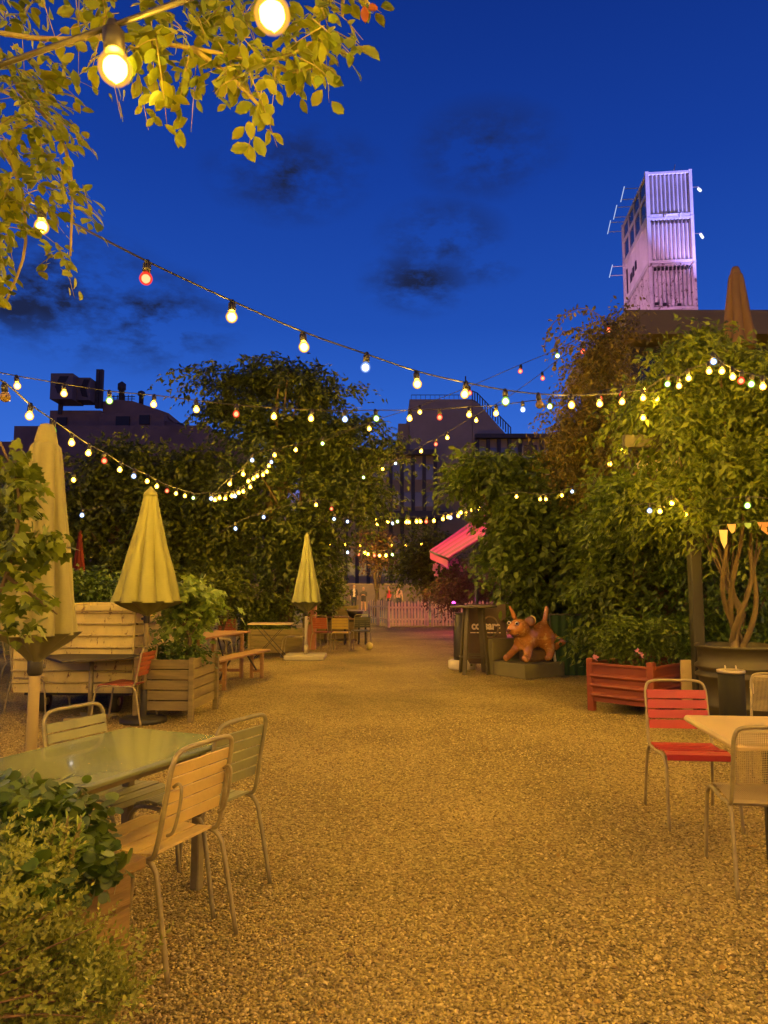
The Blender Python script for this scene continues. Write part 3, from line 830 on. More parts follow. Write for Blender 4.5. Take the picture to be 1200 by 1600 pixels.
for (label, bx, ells, ncl, grp) in (
    ('broad dark tree filling the background behind the closed parasols', 190, [ell(190, 730, D, 60, 45, 1.4), ell(150, 790, D, 60, 60, 1.5), ell(240, 800, D, 60, 70, 1.5), ell(180, 880, D, 90, 50, 1.5)], 190, None),
    ('dark rounded tree between the parasols and the tall tree', 300, [ell(300, 730, D, 50, 38, 1.2, .8), ell(290, 800, D, 60, 60, 1.5), ell(340, 810, D, 45, 60, 1.3), ell(300, 880, D, 70, 50, 1.5)], 190, None),
    ('dark tree at the far left behind the big parasol', 60, [ell(20, 790, D, 60, 50, 1.5), ell(90, 800, D, 50, 70, 1.5), ell(40, 880, D, 90, 55, 1.5)], 130, None)):
    tree('background_tree', label, 'tree', g0(bx, D), at(bx, 800, D), ells, int(ncl * .8), 10, 12, .16, LF_dark, r0=.13, nl=12, group='background trees on the left', tw=.8, spread=.32, shell=.3, droop=.4, hang=.3, flat=.2)
D = 31.
tree('small_tree', 'small dark tree behind the picket fence to the left of the magenta awning', 'tree', g0(665, D), at(665, 880, D),
     [ell(665, 850, D, 38, 32, 1.0), ell(655, 895, D, 40, 34, 1.0), ell(690, 890, D, 35, 35, 1.0)], 110, 8, 10, .17, LF_dark, r0=.12, nl=8, tw=.7, spread=.35, shell=.3, droop=.3)
D = 38.
tree('red_leaved_tree', 'slim tree with red lit leaves beside the furthest garland', 'tree', g0(588, D), at(590, 880, D),
     [ell(585, 845, D, 18, 16, .8), ell(595, 870, D, 18, 18, .8)], 34, 7, 10, .2, LF_red, r0=.12, nl=6, tw=.8, spread=.4, shell=.3)
D = 14.6
tree('leafy_tree', 'large bushy green tree on the right, above the brown animal statue', 'tree', g0(850, D), at(850, 850, D),
     [ell(762, 740, D, 58, 36, 1.3, .8), ell(850, 770, D, 90, 60, 1.6, 1.4), ell(812, 815, D, 60, 45, 1.4, 1), ell(845, 880, D, 78, 60, 1.5, 1.4), ell(900, 830, D, 60, 80, 1.5, 1.1), ell(860, 950, D, 65, 45, .9, 1.0), ell(910, 940, D, 55, 60, 1.2, .8), ell(905, 985, D, 40, 45, .5, .5)],
     270, 10, 11, .145, LF_mid, r0=.14, nl=18, tw=.6, spread=.22, shell=.4, droop=.35, hang=.3, flat=.22, T=T_OVAL)
D = 11.0
tree('hedge_shrub', 'dense dark shrub wall between the statue and the steel post', 'shrub', g0(985, D), at(985, 950, D),
     [ell(975, 800, D, 62, 60, .9, 1), ell(935, 850, D + 1.2, 34, 90, .5, .8), ell(1000, 790, D - 1.0, 40, 55, .3, .7), ell(1020, 850, D, 60, 70, .9, 1), ell(980, 900, D, 60, 70, .9, 1), ell(1020, 950, D, 55, 70, .8, 1), ell(975, 985, D, 40, 45, .8, .7)],
     215, 9, 11, .115, LF_mid, r0=.07, nl=12, tw=.45, spread=.2, shell=.35, droop=.35, hang=.35)
D = 13.2
t_v = tree('climbing_vine', 'brownish climbing vine over the corner of the flat roofed building, with trailing tips', 'climbing plant', g0(950, D), at(945, 700, D),
     [ell(940, 560, D, 34, 55, .7, 1), ell(925, 640, D, 50, 60, .8, 1.2), ell(930, 720, D, 60, 50, .8, 1), ell(890, 690, D, 30, 40, .6, .5), ell(960, 510, D, 45, 18, .5, .35)],
     150, 9, 11, .085, LF_vine, r0=.06, nl=18, tw=.5, spread=.22, shell=.3, droop=.6, hang=.6, flat=.8)
def trails(parent, starts, m, name='trailing_stem'):
    base = Vector(parent.location)
    for (pts) in starts:
        P = [at(*p) for p in pts]
        mb = MB(); mb.tube([p - base for p in P], .008, 5, smooth_pts=5)
        st = mb.build(name, BARK, parent)
        A = []
        for i in range(len(P) - 1):
            for q in np.linspace(0, 1, 9): A.append(tuple(P[i].lerp(P[i + 1], q)))
        A = np.array(A); k = len(A)
        D_ = rng.normal(0, .6, (k, 3)) + np.array([0, 0, -.8]); N_ = rng.normal(0, .5, (k, 3)) + np.array([0, -.8, .4])
        leaf_obj('leaves', A + rng.normal(0, .03, A.shape) - np.array(base), D_, N_, .07 + .06 * rng.random(k), T_OVAL, m, st)
trails(t_v, [[(955, 505, 13.2), (915, 482, 13.1), (880, 492, 13), (858, 515, 13), (850, 545, 13)], [(940, 530, 13.2), (900, 515, 13.1), (872, 528, 13), (862, 560, 13)],
             [(930, 560, 13), (895, 540, 12.9), (878, 548, 12.9)], [(900, 600, 13), (880, 615, 13), (872, 650, 13)]], LF_vine)
D = 8.9
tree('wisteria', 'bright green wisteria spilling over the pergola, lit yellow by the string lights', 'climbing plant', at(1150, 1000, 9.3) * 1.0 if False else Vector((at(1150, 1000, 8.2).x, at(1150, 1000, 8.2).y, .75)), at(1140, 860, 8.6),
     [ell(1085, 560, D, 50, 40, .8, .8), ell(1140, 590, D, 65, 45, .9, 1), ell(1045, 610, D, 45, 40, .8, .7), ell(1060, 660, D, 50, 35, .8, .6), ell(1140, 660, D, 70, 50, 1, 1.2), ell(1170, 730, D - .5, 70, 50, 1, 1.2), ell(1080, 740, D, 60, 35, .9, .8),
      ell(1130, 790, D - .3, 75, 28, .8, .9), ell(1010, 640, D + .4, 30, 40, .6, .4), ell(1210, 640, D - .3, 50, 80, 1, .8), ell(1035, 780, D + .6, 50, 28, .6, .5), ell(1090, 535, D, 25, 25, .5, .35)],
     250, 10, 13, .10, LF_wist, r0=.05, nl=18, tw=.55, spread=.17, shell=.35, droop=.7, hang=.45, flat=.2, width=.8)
D = 9.8
tree('ivy_curtain', 'dark ivy curtain behind the steel post and the metal drum', 'climbing plant', g0(1140, D), at(1140, 850, D),
     [ell(1110, 870, D, 60, 80, .4, 1), ell(1180, 880, D, 60, 80, .4, 1), ell(1090, 990, D, 60, 60, .4, 1), ell(1180, 960, D + .3, 60, 60, .4, 1)], 130, 9, 9, .09, LF_ivy, r0=.05, nl=8, tw=.4, spread=.2, shell=.2, droop=.6, hang=.5, T=T_SIMPLE)
D = 15.5
tree('small_tree', 'thin leafed shrub with pink blossom under the magenta awning', 'shrub', g0(715, 21), at(715, 930, 21),
     [ell(715, 905, 21, 30, 26, .8), ell(700, 930, 21, 26, 18, .7)], 60, 7, 9, .10, LF_red, r0=.04, nl=8, tw=.45, spread=.22, shell=.2)
def blossoms(parent, pts, size, name='blossom'):
    base = Vector(parent.location)
    for p in pts:
        m = MB()
        for k in range(5):
            a = k * 1.256
            q = Matrix.Translation(p - base) @ Matrix.Rotation(random.uniform(0, 3), 4, 'Z') @ Matrix.Rotation(a, 4, 'Y') @ Matrix.Rotation(.5, 4, 'X')
            m._add([(0, 0, 0), (-size * .35, 0, size * .5), (0, -size * .1, size), (size * .35, 0, size * .5)], [(0, 1, 2, 3)], q)
        m.build(name, FLOWER, parent)
blossoms([o for o in C.objects if o.get('label', '').startswith('thin leafed')][0], [at(px, py, 20.6) for px, py in ((676, 888), (681, 896), (688, 890), (712, 876), (706, 872), (719, 889), (724, 887), (741, 830), (735, 845), (690, 882), (679, 884), (697, 885), (703, 880))], .13)
# shrubs behind the centre tables
D = 18.3
tree('dark_shrub', 'dark round shrub behind the folding table near the centre', 'shrub', g0(430, D), at(430, 950, D), [ell(430, 935, D, 48, 42, .8), ell(405, 965, D, 35, 30, .7)], 80, 8, 10, .11, LF_dark, r0=.04, nl=8, tw=.45, spread=.2, shell=.3)
D = 20.5
tree('dark_shrub', 'dark shrub to the right of the small beige parasol', 'shrub', g0(510, D), at(510, 950, D), [ell(506, 925, D, 16, 33, .6)], 38, 8, 10, .13, LF_dark, r0=.04, nl=6, tw=.45, spread=.25, shell=.3)
D = 17.
tree('dark_shrub', 'dark shrub behind the beer table under the background trees', 'shrub', g0(350, D), at(350, 950, D), [ell(345, 930, D, 40, 35, .8), ell(300, 930, D, 40, 40, .8)], 60, 8, 10, .12, LF_dark, r0=.04, nl=6, tw=.45, spread=.25, shell=.3)
for i, (px, label) in enumerate(((140, 'low green shrub with broad leaves just behind the cream metal container'), (40, 'low dark shrub behind the far left tables'))):
    D = 12.5
    tree('low_shrub', label, 'shrub', g0(px, D), at(px, 960, D), [ell(px, 925, D, 55, 32, .5), ], 50, 8, 8, .11, LF_ivy, r0=.03, nl=6, tw=.35, spread=.2, shell=.3)
# red shrub ring behind picket fence
D = 33.
tree('dark_shrub', 'dark rose bush behind the right end of the picket fence', 'shrub', g0(740, D), at(740, 930, D), [ell(725, 930, D, 40, 25, .9), ell(775, 920, D, 40, 35, .9)], 70, 8, 9, .16, LF_red, r0=.05, nl=6, tw=.6, spread=.3, shell=.3)

# ---- near branches at top left (seen from below, lit by the nearest string)
def near_branch(name, label, limbs_px, twigs, leaf, m, n=9, r=.006, ox=0, oy=0):
    base = at(*limbs_px[0][0]); t = thing(name, label, 'climbing plant', base)
    mb = MB()
    for L_ in limbs_px:
        mb.tube([at(*p) - base for p in L_], [r * (1 - .6 * i / len(L_)) for i in range(len(L_))], 7, smooth_pts=4)
    tw = []
    for (px, py, D_, dx, dy, ln, cnt, sp) in twigs:
        for _ in range(max(1, int(cnt * .92))):
            o = at(px + ox + random.gauss(0, sp), py + oy + random.gauss(0, sp * .8), D_ + random.gauss(0, .10))
            d = Vector((dx + random.gauss(0, .6), random.gauss(0, .5), -dy * .7 + random.gauss(0, .5))).normalized()
            if abs(px + ox - 65) < 60:
                q_ = (o + d * ln * .5); f_ = q_.y * CP + (q_.z - CAMZ) * SP; qx = 600 + F * q_.x / f_; qy = 800 - F * (-q_.y * SP + (q_.z - CAMZ) * CP) / f_
                if (qx - 66) ** 2 + (qy - 352) ** 2 < 48 ** 2: continue
            tw.append((o, d, ln * random.uniform(.7, 1.3)))
    O = np.array([tuple(x[0]) for x in tw]); Dr = np.array([tuple(x[1]) for x in tw]); Ln = np.array([x[2] for x in tw])
    for o, d, ln in tw:
        mb.tube([o - base, o + d * ln * .5 - Vector((0, 0, .08 * ln)) - base, o + d * ln * .85 - Vector((0, 0, .22 * ln)) - base], [.0014, .001, .0006], 5)
    mb.build('stem', mat('green_brown_stem', (.16, .13, .04), .7), t)
    P, d, N, S = sprays(O, Dr, Ln * .8, n, leaf, .3, jit=.28, hang=.3)
    leaf_obj('leaves', P - np.array(base), d, N, S, T_OVAL, m, t, 1.05)
    return t
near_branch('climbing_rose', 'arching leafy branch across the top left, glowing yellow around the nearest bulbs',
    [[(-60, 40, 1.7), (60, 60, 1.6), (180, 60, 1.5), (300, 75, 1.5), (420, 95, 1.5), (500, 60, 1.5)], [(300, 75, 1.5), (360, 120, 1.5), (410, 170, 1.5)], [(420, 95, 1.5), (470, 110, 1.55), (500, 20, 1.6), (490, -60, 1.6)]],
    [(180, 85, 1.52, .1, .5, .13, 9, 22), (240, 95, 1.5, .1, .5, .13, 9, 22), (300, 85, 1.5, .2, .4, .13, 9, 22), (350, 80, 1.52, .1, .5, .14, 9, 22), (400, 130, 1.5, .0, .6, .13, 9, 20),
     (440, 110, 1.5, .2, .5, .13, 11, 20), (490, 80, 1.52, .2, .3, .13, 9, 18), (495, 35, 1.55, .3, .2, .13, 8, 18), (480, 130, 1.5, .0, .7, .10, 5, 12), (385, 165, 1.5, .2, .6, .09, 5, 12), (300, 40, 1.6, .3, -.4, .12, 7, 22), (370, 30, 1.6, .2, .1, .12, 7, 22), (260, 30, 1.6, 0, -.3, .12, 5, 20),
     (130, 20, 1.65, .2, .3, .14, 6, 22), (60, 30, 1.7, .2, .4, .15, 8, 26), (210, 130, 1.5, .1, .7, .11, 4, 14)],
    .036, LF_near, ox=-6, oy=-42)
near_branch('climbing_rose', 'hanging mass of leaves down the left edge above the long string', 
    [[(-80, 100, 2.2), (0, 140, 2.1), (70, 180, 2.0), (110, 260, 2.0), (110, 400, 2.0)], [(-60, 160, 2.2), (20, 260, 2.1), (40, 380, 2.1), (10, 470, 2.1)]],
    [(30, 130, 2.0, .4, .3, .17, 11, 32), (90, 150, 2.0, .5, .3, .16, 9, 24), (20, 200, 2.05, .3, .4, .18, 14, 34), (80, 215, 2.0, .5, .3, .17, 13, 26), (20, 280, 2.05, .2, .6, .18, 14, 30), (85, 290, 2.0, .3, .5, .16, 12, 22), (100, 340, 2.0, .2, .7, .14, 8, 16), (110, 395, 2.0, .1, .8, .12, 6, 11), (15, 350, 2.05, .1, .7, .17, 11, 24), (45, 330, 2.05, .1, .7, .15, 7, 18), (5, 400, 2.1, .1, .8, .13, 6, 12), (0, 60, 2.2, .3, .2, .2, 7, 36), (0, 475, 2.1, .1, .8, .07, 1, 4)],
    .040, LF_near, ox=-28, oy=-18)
o = near_branch('climbing_rose', 'tiny reddish shoot tip hanging into the top edge of the sky', [[(540, -80, 1.5), (536, -20, 1.5), (535, 25, 1.5)], [(540, -80, 1.5), (562, -20, 1.5), (572, 5, 1.5)]],
    [(573, -2, 1.5, .6, .6, .03, 1, 1)], .024, leafmat('red_shoot_leaves', [(.5, .16, .06), (.4, .12, .05)]), n=3, r=.006)

# ---- vine with broad leaves in front of the big left parasol
def climbing_left():
    D = 4.2
    base = g0(-20, D); t = thing('grape_vine', 'grape vine with broad lobed leaves hanging in front of the big left parasol', 'climbing plant', base)
    mb = MB()
    mb.tube([at(-60, 1250, D) - base, at(-30, 1000, D) - base, at(10, 900, D) - base, at(30, 780, D) - base, at(0, 690, D) - base], [.02, .018, .014, .01, .006], 8, smooth_pts=5)
    mb.tube([at(10, 900, D) - base, at(50, 930, D) - base, at(90, 960, D) - base], [.012, .009, .005], 7, smooth_pts=4)
    mb.build('stem', BARK, t)
    E = [ell(12, 715, D, 26, 24, .22, .6), ell(22, 780, D, 34, 36, .25, 1), ell(30, 850, D, 40, 34, .22, .9), ell(45, 925, D, 30, 26, .2, 1), ell(72, 850, D, 14, 20, .1, .15), ell(82, 955, D, 16, 14, .12, .3), ell(-14, 860, D, 16, 80, .2, .4), ell(20, 965, D, 28, 12, .12, .3)]
    foliage('leaves', E, 27, 4, 4, .075, LF_wist, t, T=T_LOBED, tw=.14, spread=.05, shell=.3, droop=.4, hang=.5, loc=tuple(base), flat=1)
climbing_left()

# ================================================================ FURNITURE
M_tubeY = mat('worn_galvanised_tube', (.30, .245, .12), .42, .3, var=.25, vscale=14)
M_tubeG = mat('grey_green_tube', (.22, .19, .10), .45, .2, var=.25, vscale=14)
M_yel = mat('cream_yellow_paint', (.62, .44, .13), .5, var=.08, vscale=8, bump=.15, bscale=40, dirt=((.10, .06, .03), .69))
M_grn = mat('grey_green_paint', (.20, .20, .095), .45, var=.12, vscale=8, dirt=((.10, .06, .03), .69))
M_redp = mat('red_paint', (.34, .014, .022), .4, var=.1, vscale=8, dirt=((.10, .06, .03), .69))
M_redf = mat('faded_red_paint', (.30, .075, .035), .5, var=.15, vscale=8, dirt=((.10, .06, .03), .69))
M_cream = mat('cream_paint', (.48, .38, .18), .5, var=.12, vscale=6, dirt=((.10, .06, .03), .69))
M_mustard = mat('mustard_paint', (.55, .38, .06), .45, var=.1, vscale=6, dirt=((.10, .06, .03), .69))
M_dgreen = mat('dark_green_paint', (.06, .065, .04), .5, var=.2, vscale=6)

def make_chair(slat, tube, label, group, slats=5, loops=False, br=1.0, kind_='slat'):
    t = thing('garden_chair', label, 'chair', (0, 0, 0), 0, group)
    W = .205
    # curved profile of the seat (y, z)
    prof = [(.215, .405), (.20, .437), (.12, .452), (0, .440), (-.12, .432), (-.20, .44)]
    if kind_ == 'slat':
        m = MB(); n = slats; L_ = 0
        pts = [Vector((0, *p)) for p in prof]
        # resample
        seg = [(pts[i], pts[i + 1]) for i in range(len(pts) - 1)]
        tot = sum((b - a).length for a, b in seg)
        def atl(s_):
            for a, b in seg:
                l = (b - a).length
                if s_ <= l: return a.lerp(b, s_ / l)
                s_ -= l
            return seg[-1][1]
        for i in range(n):
            s0 = tot * (i + .06) / n; s1 = tot * (i + .94) / n
            sub = [atl(s0 + (s1 - s0) * k / 3) for k in range(4)]
            for k in range(3):
                m.beam(sub[k] + Vector((0, 0, .006)), sub[k + 1] + Vector((0, 0, .006)), 2 * W - .012, .012, bev=.002)
        m.build('seat', slat, t)
        m = MB(); nb = slats
        z0, z1 = .535, .80
        for i in range(nb):
            a = z0 + (z1 - z0) * (i + .05) / nb; b = z0 + (z1 - z0) * (i + .92) / nb
            def yb(z): return -.215 - (z - .44) * .20
            m.beam((0, yb(a) + .012, a), (0, yb(b) + .012, b), 2 * W - .01, .01, bev=.002)
        m.build('backrest', slat, t)
    elif kind_ == 'plate':
        m = MB()
        for k in range(len(prof) - 1):
            m.beam((0, prof[k][0], prof[k][1] + .008), (0, prof[k + 1][0] - .001, prof[k + 1][1] + .008), 2 * W - .01, .006)
        m.build('seat', slat, t)
        m = MB(); m.beam((0, -.235, .56), (0, -.285, .81), 2 * W - .01, .008, bev=.002); m.build('backrest', slat, t)
    else:
        # woven / perforated metal mesh
        m = MB(); r = .0016
        for i in range(41):
            x = -W + .012 + i * (2 * W - .024) / 40
            m.tube([(x, p[0], p[1] + .006) for p in prof], r, 4, cap=False)
        for i in range(40):
            q = i / 39 * (len(prof) - 1); k = min(int(q), len(prof) - 2); f = q - k
            y = prof[k][0] * (1 - f) + prof[k + 1][0] * f; z = prof[k][1] * (1 - f) + prof[k + 1][1] * f + .006
            m.tube([(-W + .01, y, z), (W - .01, y, z)], r * 1.6, 4, cap=False)
        m.build('seat', slat, t)
        m = MB()
        for i in range(41):
            x = -W + .012 + i * (2 * W - .024) / 40
            m.tube([(x, -.235, .555), (x, -.288, .825)], r, 4, cap=False)
        for i in range(30):
            z = .555 + i * .27 / 29; y = -.215 - (z - .44) * .20
            m.tube([(-W + .01, y + .008, z), (W - .01, y + .008, z)], r, 4, cap=False)
        m.box((0, -.293, .835), (2 * W - .02, .012, .022), bev=.003)
        m.build('backrest', slat, t)
    R_ = .0105
    m = MB()
    m.tube([(-W - .005, -.19, .435), (-W - .005, -.225, .47), (-W, -.262, .66), (-W + .004, -.288, .80), (-W + .05, -.298, .852), (0, -.298, .857), (W - .05, -.298, .852), (W - .004, -.288, .80), (W, -.262, .66), (W + .005, -.225, .47), (W + .005, -.19, .435)], R_, 9, smooth_pts=5)
    m.build('back_frame', tube, t)
    for s_ in (-1, 1):
        x = s_ * (W + .005)
        m = MB(); m.tube([(x, -.05, .425), (x, -.17, .432), (x * 1.02, -.225, .40), (x * 1.04, -.25, .32), (x * 1.08, -.315, 0)], R_, 9, smooth_pts=5); m.build('leg', tube, t)
        m = MB(); m.tube([(x, -.05, .425), (x, .13, .437), (x * 1.0, .205, .405), (x * 1.02, .235, .32), (x * 1.05, .275, 0)], R_, 9, smooth_pts=5); m.build('leg', tube, t)
    m = MB(); m.tube([(-W, .12, .43), (W, .12, .43)], .008, 7); m.build('stretcher', tube, t)
    m = MB(); m.tube([(-W, -.13, .42), (W, -.13, .42)], .008, 7); m.build('stretcher', tube, t)
    if loops:
        for s_ in (-1, 1):
            x = s_ * (W - .035)
            m = MB(); m.tube([(x, -.245, .52), (x, -.275, .54), (x, -.30, .62), (x, -.31, .70), (x, -.295, .725), (x, -.27, .71)], .007, 7, smooth_pts=4); m.build('stacking_loop', tube, t)
    return t
def put(o, x, y, rz): o.location = (x, y, 0); o.rotation_euler = (0, 0, rz); return o
GC = 'garden chairs'
ch_y = put(make_chair(M_yel, M_tubeY, 'cream yellow slatted chair nearest the viewer, pulled up to the green table', GC, loops=True), -1.025, 3.307, R(67))
ch_g = put(make_chair(M_grn, M_tubeG, 'grey green slatted chair right behind the cream yellow one', GC), -.966, 3.88, R(64.5))
dup(ch_g, (-1.43, 4.0, 0), R(-114.8), 'grey green slatted chair across the green table, its back beside the pole')
ch_r = put(make_chair(M_redp, M_tubeY, 'bright red slatted chair at the white table on the right', GC, slats=4), 2.02, 5.0, R(174))
ch_m = put(make_chair(mat('galvanised_mesh', (.46, .37, .19), .45, .1), M_tubeY, 'metal mesh chair seen from behind at the white table', GC, kind_='mesh'), 1.99, 4.02, R(-9)); ch_m.scale = (1, 1, .955)
dup(ch_m, (3.02, 5.75, 0), R(150), 'metal mesh chair cropped by the right edge, beyond the white table')
ch_c = put(make_chair(M_cream, M_tubeY, 'cream metal chair left of the dark square table', GC, kind_='plate'), -4.22, 9.2, R(-104))
ch_f = put(make_chair(M_redf, M_tubeY, 'faded red slatted chair right of the dark square table, before the crate', GC), -2.93, 8.45, R(84))
p = gp(460, 1026); dup(ch_c, (p.x, p.y, 0), R(88), 'cream metal chair facing the folding table beside the small beige parasol')
p = gp(356, 1030); dup(ch_c, (p.x - .2, p.y - .1, 0), R(-60), 'cream metal chair at the far end of the beer table')
p = gp(350, 1022); dup(ch_f, (p.x, p.y + .3, 0), R(10), 'faded red chair with its back to the viewer, behind the beer table')
ch_ye = put(make_chair(M_mustard, M_tubeG, 'mustard yellow chair with its back to the viewer in the centre distance', GC, slats=4), *gp(533, 1017).xy, R(-3))
p = gp(563, 1013); ch_d = put(make_chair(M_dgreen, M_tubeG, 'dark chair to the right of the mustard yellow one', GC), p.x, p.y, R(12))
p = gp(506, 1016); dup(ch_f, (p.x, p.y, 0), R(-20), 'faded red chair between the small beige parasol and the mustard chair')
p = gp(38, 1078); dup(ch_d, (p.x, p.y, 0), R(-80), 'dark slatted chair nearest the left edge, behind the big parasol')
p = gp(88, 1058); dup(ch_d, (p.x, p.y, 0), R(160), 'dark slatted chair facing the viewer just left of the cream metal container')
p = gp(8, 1062); dup(ch_d, (p.x, p.y, 0), R(20), 'dark chair cut off by the left edge at the far wooden table')
p = gp(72, 1046); dup(ch_c, (p.x, p.y, 0), R(150), 'cream chair furthest away at the far left tables')

def table4(label, c, rz, sx, sy, h, topm, legm, th=.03, leg=.04, group='tables', rnd=.01, inset=.07, apron=True, lip=None):
    t = thing('garden_table', label, 'table', (c[0], c[1], 0), rz, group)
    m = MB(); m.box((0, 0, h - th / 2), (sx, sy, th), bev=rnd); m.build('tabletop', topm, t)
    if apron:
        m = MB()
        for s_ in (-1, 1):
            m.box((s_ * (sx / 2 - inset), 0, h - th - .03), (.025, sy - 2 * inset, .055)); m.box((0, s_ * (sy / 2 - inset), h - th - .03), (sx - 2 * inset - .03, .025, .055))
        m.build('apron', legm, t)
    for a in (-1, 1):
        for b in (-1, 1):
            m = MB(); m.box((a * (sx / 2 - inset), b * (sy / 2 - inset), (h - th) / 2), (leg, leg, h - th), bev=.006); m.build('leg', legm, t)
    return t
def lacquer(name, col, rough, var):
    return mat(name, col, rough, 0, var=var, vscale=3, coat=.3)
ang = math.atan2(.917, .40) - R(90)
ax = Vector((math.cos(R(66.4)), math.sin(R(66.4)))); pp = Vector((-ax.y, ax.x))
cen = Vector((-.771, 3.94)) - ax * .70 + pp * .36
table4('glossy grey green metal table with rounded corners reflecting the bulbs', cen, R(66.4) - R(90), .72, 1.4, .73, lacquer('green_table_lacquer', (.20, .23, .12), .10, .08), M_tubeG, .03, .05, rnd=.012, inset=.13)
table4('pale cream table cropped by the right edge', Vector((1.79, 4.2)) + Vector((.60, -.06)), R(-6), 1.2, .86, .73, mat('pale_laminate', (.60, .44, .20), .4, var=.05, vscale=3), M_steel, .035, .05, rnd=.015, inset=.35)

def pedestal_table(label, c, rz, s_, h, topm, legm):
    t = thing('pedestal_table', label, 'table', (c[0], c[1], 0), rz, 'tables')
    m = MB(); m.box((0, 0, h - .012), (s_, s_, .024), bev=.004); m.build('tabletop', topm, t)
    m = MB(); m.tube([(0, 0, .03), (0, 0, h - .025)], .028, 10); m.build('column', legm, t)
    m = MB()
    for k in range(4): m.beam((0, 0, .02 + .0007 * k), (.3 * math.cos(k * 1.5708), .3 * math.sin(k * 1.5708), .02 + .0007 * k), .05, .03)
    m.build('foot', legm, t)
    return t
pedestal_table('dark square table on a central pole in front of the cream metal container', (-3.42, 8.75), R(38), .92, .72, mat('dark_tabletop', (.03, .024, .015), .6, var=.2, vscale=4), M_tubeY)
p = gp(418, 1032)
def folding_table(label, c, rz, w, d, h, topm):
    t = thing('folding_table', label, 'table', (c[0], c[1], 0), rz, 'tables')
    m = MB(); m.box((0, 0, h - .015), (w, d, .03), bev=.004); m.build('tabletop', topm, t)
    for y in (-d / 2 + .06, d / 2 - .06):
        for s_ in (-1, 1):
            m = MB(); m.beam((s_ * w * .38, y + .01 * s_, 0), (-s_ * w * .34, y + .01 * s_, h - .04), .03, .012); m.build('leg', M_steel, t)
    m = MB(); m.tube([(w * .38, -d / 2 + .06, .02), (w * .38, d / 2 - .06, .02)], .008, 6); m.tube([(-w * .38, -d / 2 + .06, .02), (-w * .38, d / 2 - .06, .02)], .008, 6); m.build('foot_bar', M_steel, t)
    return t
M_wood = mat('weathered_wood', (.17, .13, .05), .7, var=.28, vscale=3, bump=.4, bscale=12, stretch=(1, 1, 8))
M_woodh = mat('bench_wood', (.28, .15, .055), .6, var=.25, vscale=3, bump=.3, bscale=10, stretch=(8, 1, 8))
folding_table('small folding table with crossed legs before the wooden trough', (p.x + .02, p.y + .3), 0, .92, .6, .77, mat('light_wood', (.48, .36, .2), .5, var=.15))
def beer_table(name, label, cat, c, rz, L_, w, h, grp=None):
    t = thing(name, label, cat, (c[0], c[1], 0), rz, grp)
    m = MB()
    m.box((0, 0, h - .014), (w, L_, .028), bev=.004)
    m.build('tabletop' if cat == 'table' else 'seat', M_woodh, t)
    for e in (-1, 1):
        y = e * (L_ / 2 - .28)
        for s_ in (-1, 1):
            m = MB(); m.box((s_ * (w / 2 - .05), y, (h - .03) / 2), (.055, .05, h - .03), bev=.004); m.build('leg', M_woodh, t)
        m = MB(); m.box((0, y, .12), (w - .16, .035, .05)); m.box((0, y, h - .055), (w - .16, .04, .05))
        m.build('crossbar', M_woodh, t)
        m = MB(); m.beam((0, y - e * .02, .14), (0, y - e * .42, h - .05), .02, .02); m.build('brace', M_steel, t)
    return t
b0, b1 = Vector((-2.10, 12.95)), Vector((-2.52, 10.9)); bc = (b0 + b1) / 2; br = math.atan2(b0.y - b1.y, b0.x - b1.x) - R(90)
beer_table('beer_bench', 'long narrow wooden bench beside the beer table', 'bench', bc, br, 2.1, .28, .46)
beer_table('beer_table', 'long wooden beer table behind the bench and the tree planter', 'table', (-2.85, 12.0), br, 2.2, .62, .77, 'tables')
p = gp(10, 1062); table4('pale wooden table cut off by the left edge behind the vine', (p.x - .3, p.y + .9), R(8), 1.4, .8, .75, mat('pale_wood', (.52, .38, .2), .5, var=.2), M_steel)
p = gp(520, 1008); table4('brown table behind the mustard yellow chair', (p.x, p.y + .6), 0, 1.5, .7, .74, M_woodh, M_steel)
p = gp(560, 1008); table4('small brown table to the right with a dark bowl on it', (p.x - .1, p.y + .4), 0, .7, .6, .70, M_woodh, M_steel)
tb = thing('bowl_planter', 'dark bowl with a shiny pale rim standing on the small brown table', 'planter', (p.x - .1, p.y + .35, .70))
m = MB(); m.lathe([(.12, 0), (.2, .1), (.24, .2), (.22, .2), (.17, .1), (.02, .06)], 16); m.build('bowl', M_steel, tb)
m = MB(); m.lathe([(.235, .19), (.27, .2), (.27, .225), (.22, .225), (.215, .19)], 18, cap=False); m.build('rim', mat('polished_rim', (.75, .68, .55), .25, .7), tb)
p = gp(555, 1016); m = MB(); m.lathe([(.001, 0), (.06, .02), (.09, .08), (.08, .15), (.03, .18), (.001, .185)], 14, cap=False); o = m.build('round_pot', mat('yellowish_pot', (.5, .42, .12), .5)); o.location = (p.x + .35, p.y + .1, 0)
tag(o, 'small round yellowish pot on the gravel under the dark chair', 'pot')
p = gp(478, 1000); 
t = thing('wood_post', 'reddish brown wooden post behind the small beige parasol', 'post', (at(487, 950, 18.6).x, 18.6, 0)); m = MB(); m.box((0, 0, .65), (.26, .26, 1.3), bev=.01); m.build('board', mat('reddish_wood', (.32, .13, .09), .7, var=.2), t)
m = MB(); m.box((0, 0, 1.31), (.3, .3, .03)); m.build('cap', M_woodh, t)

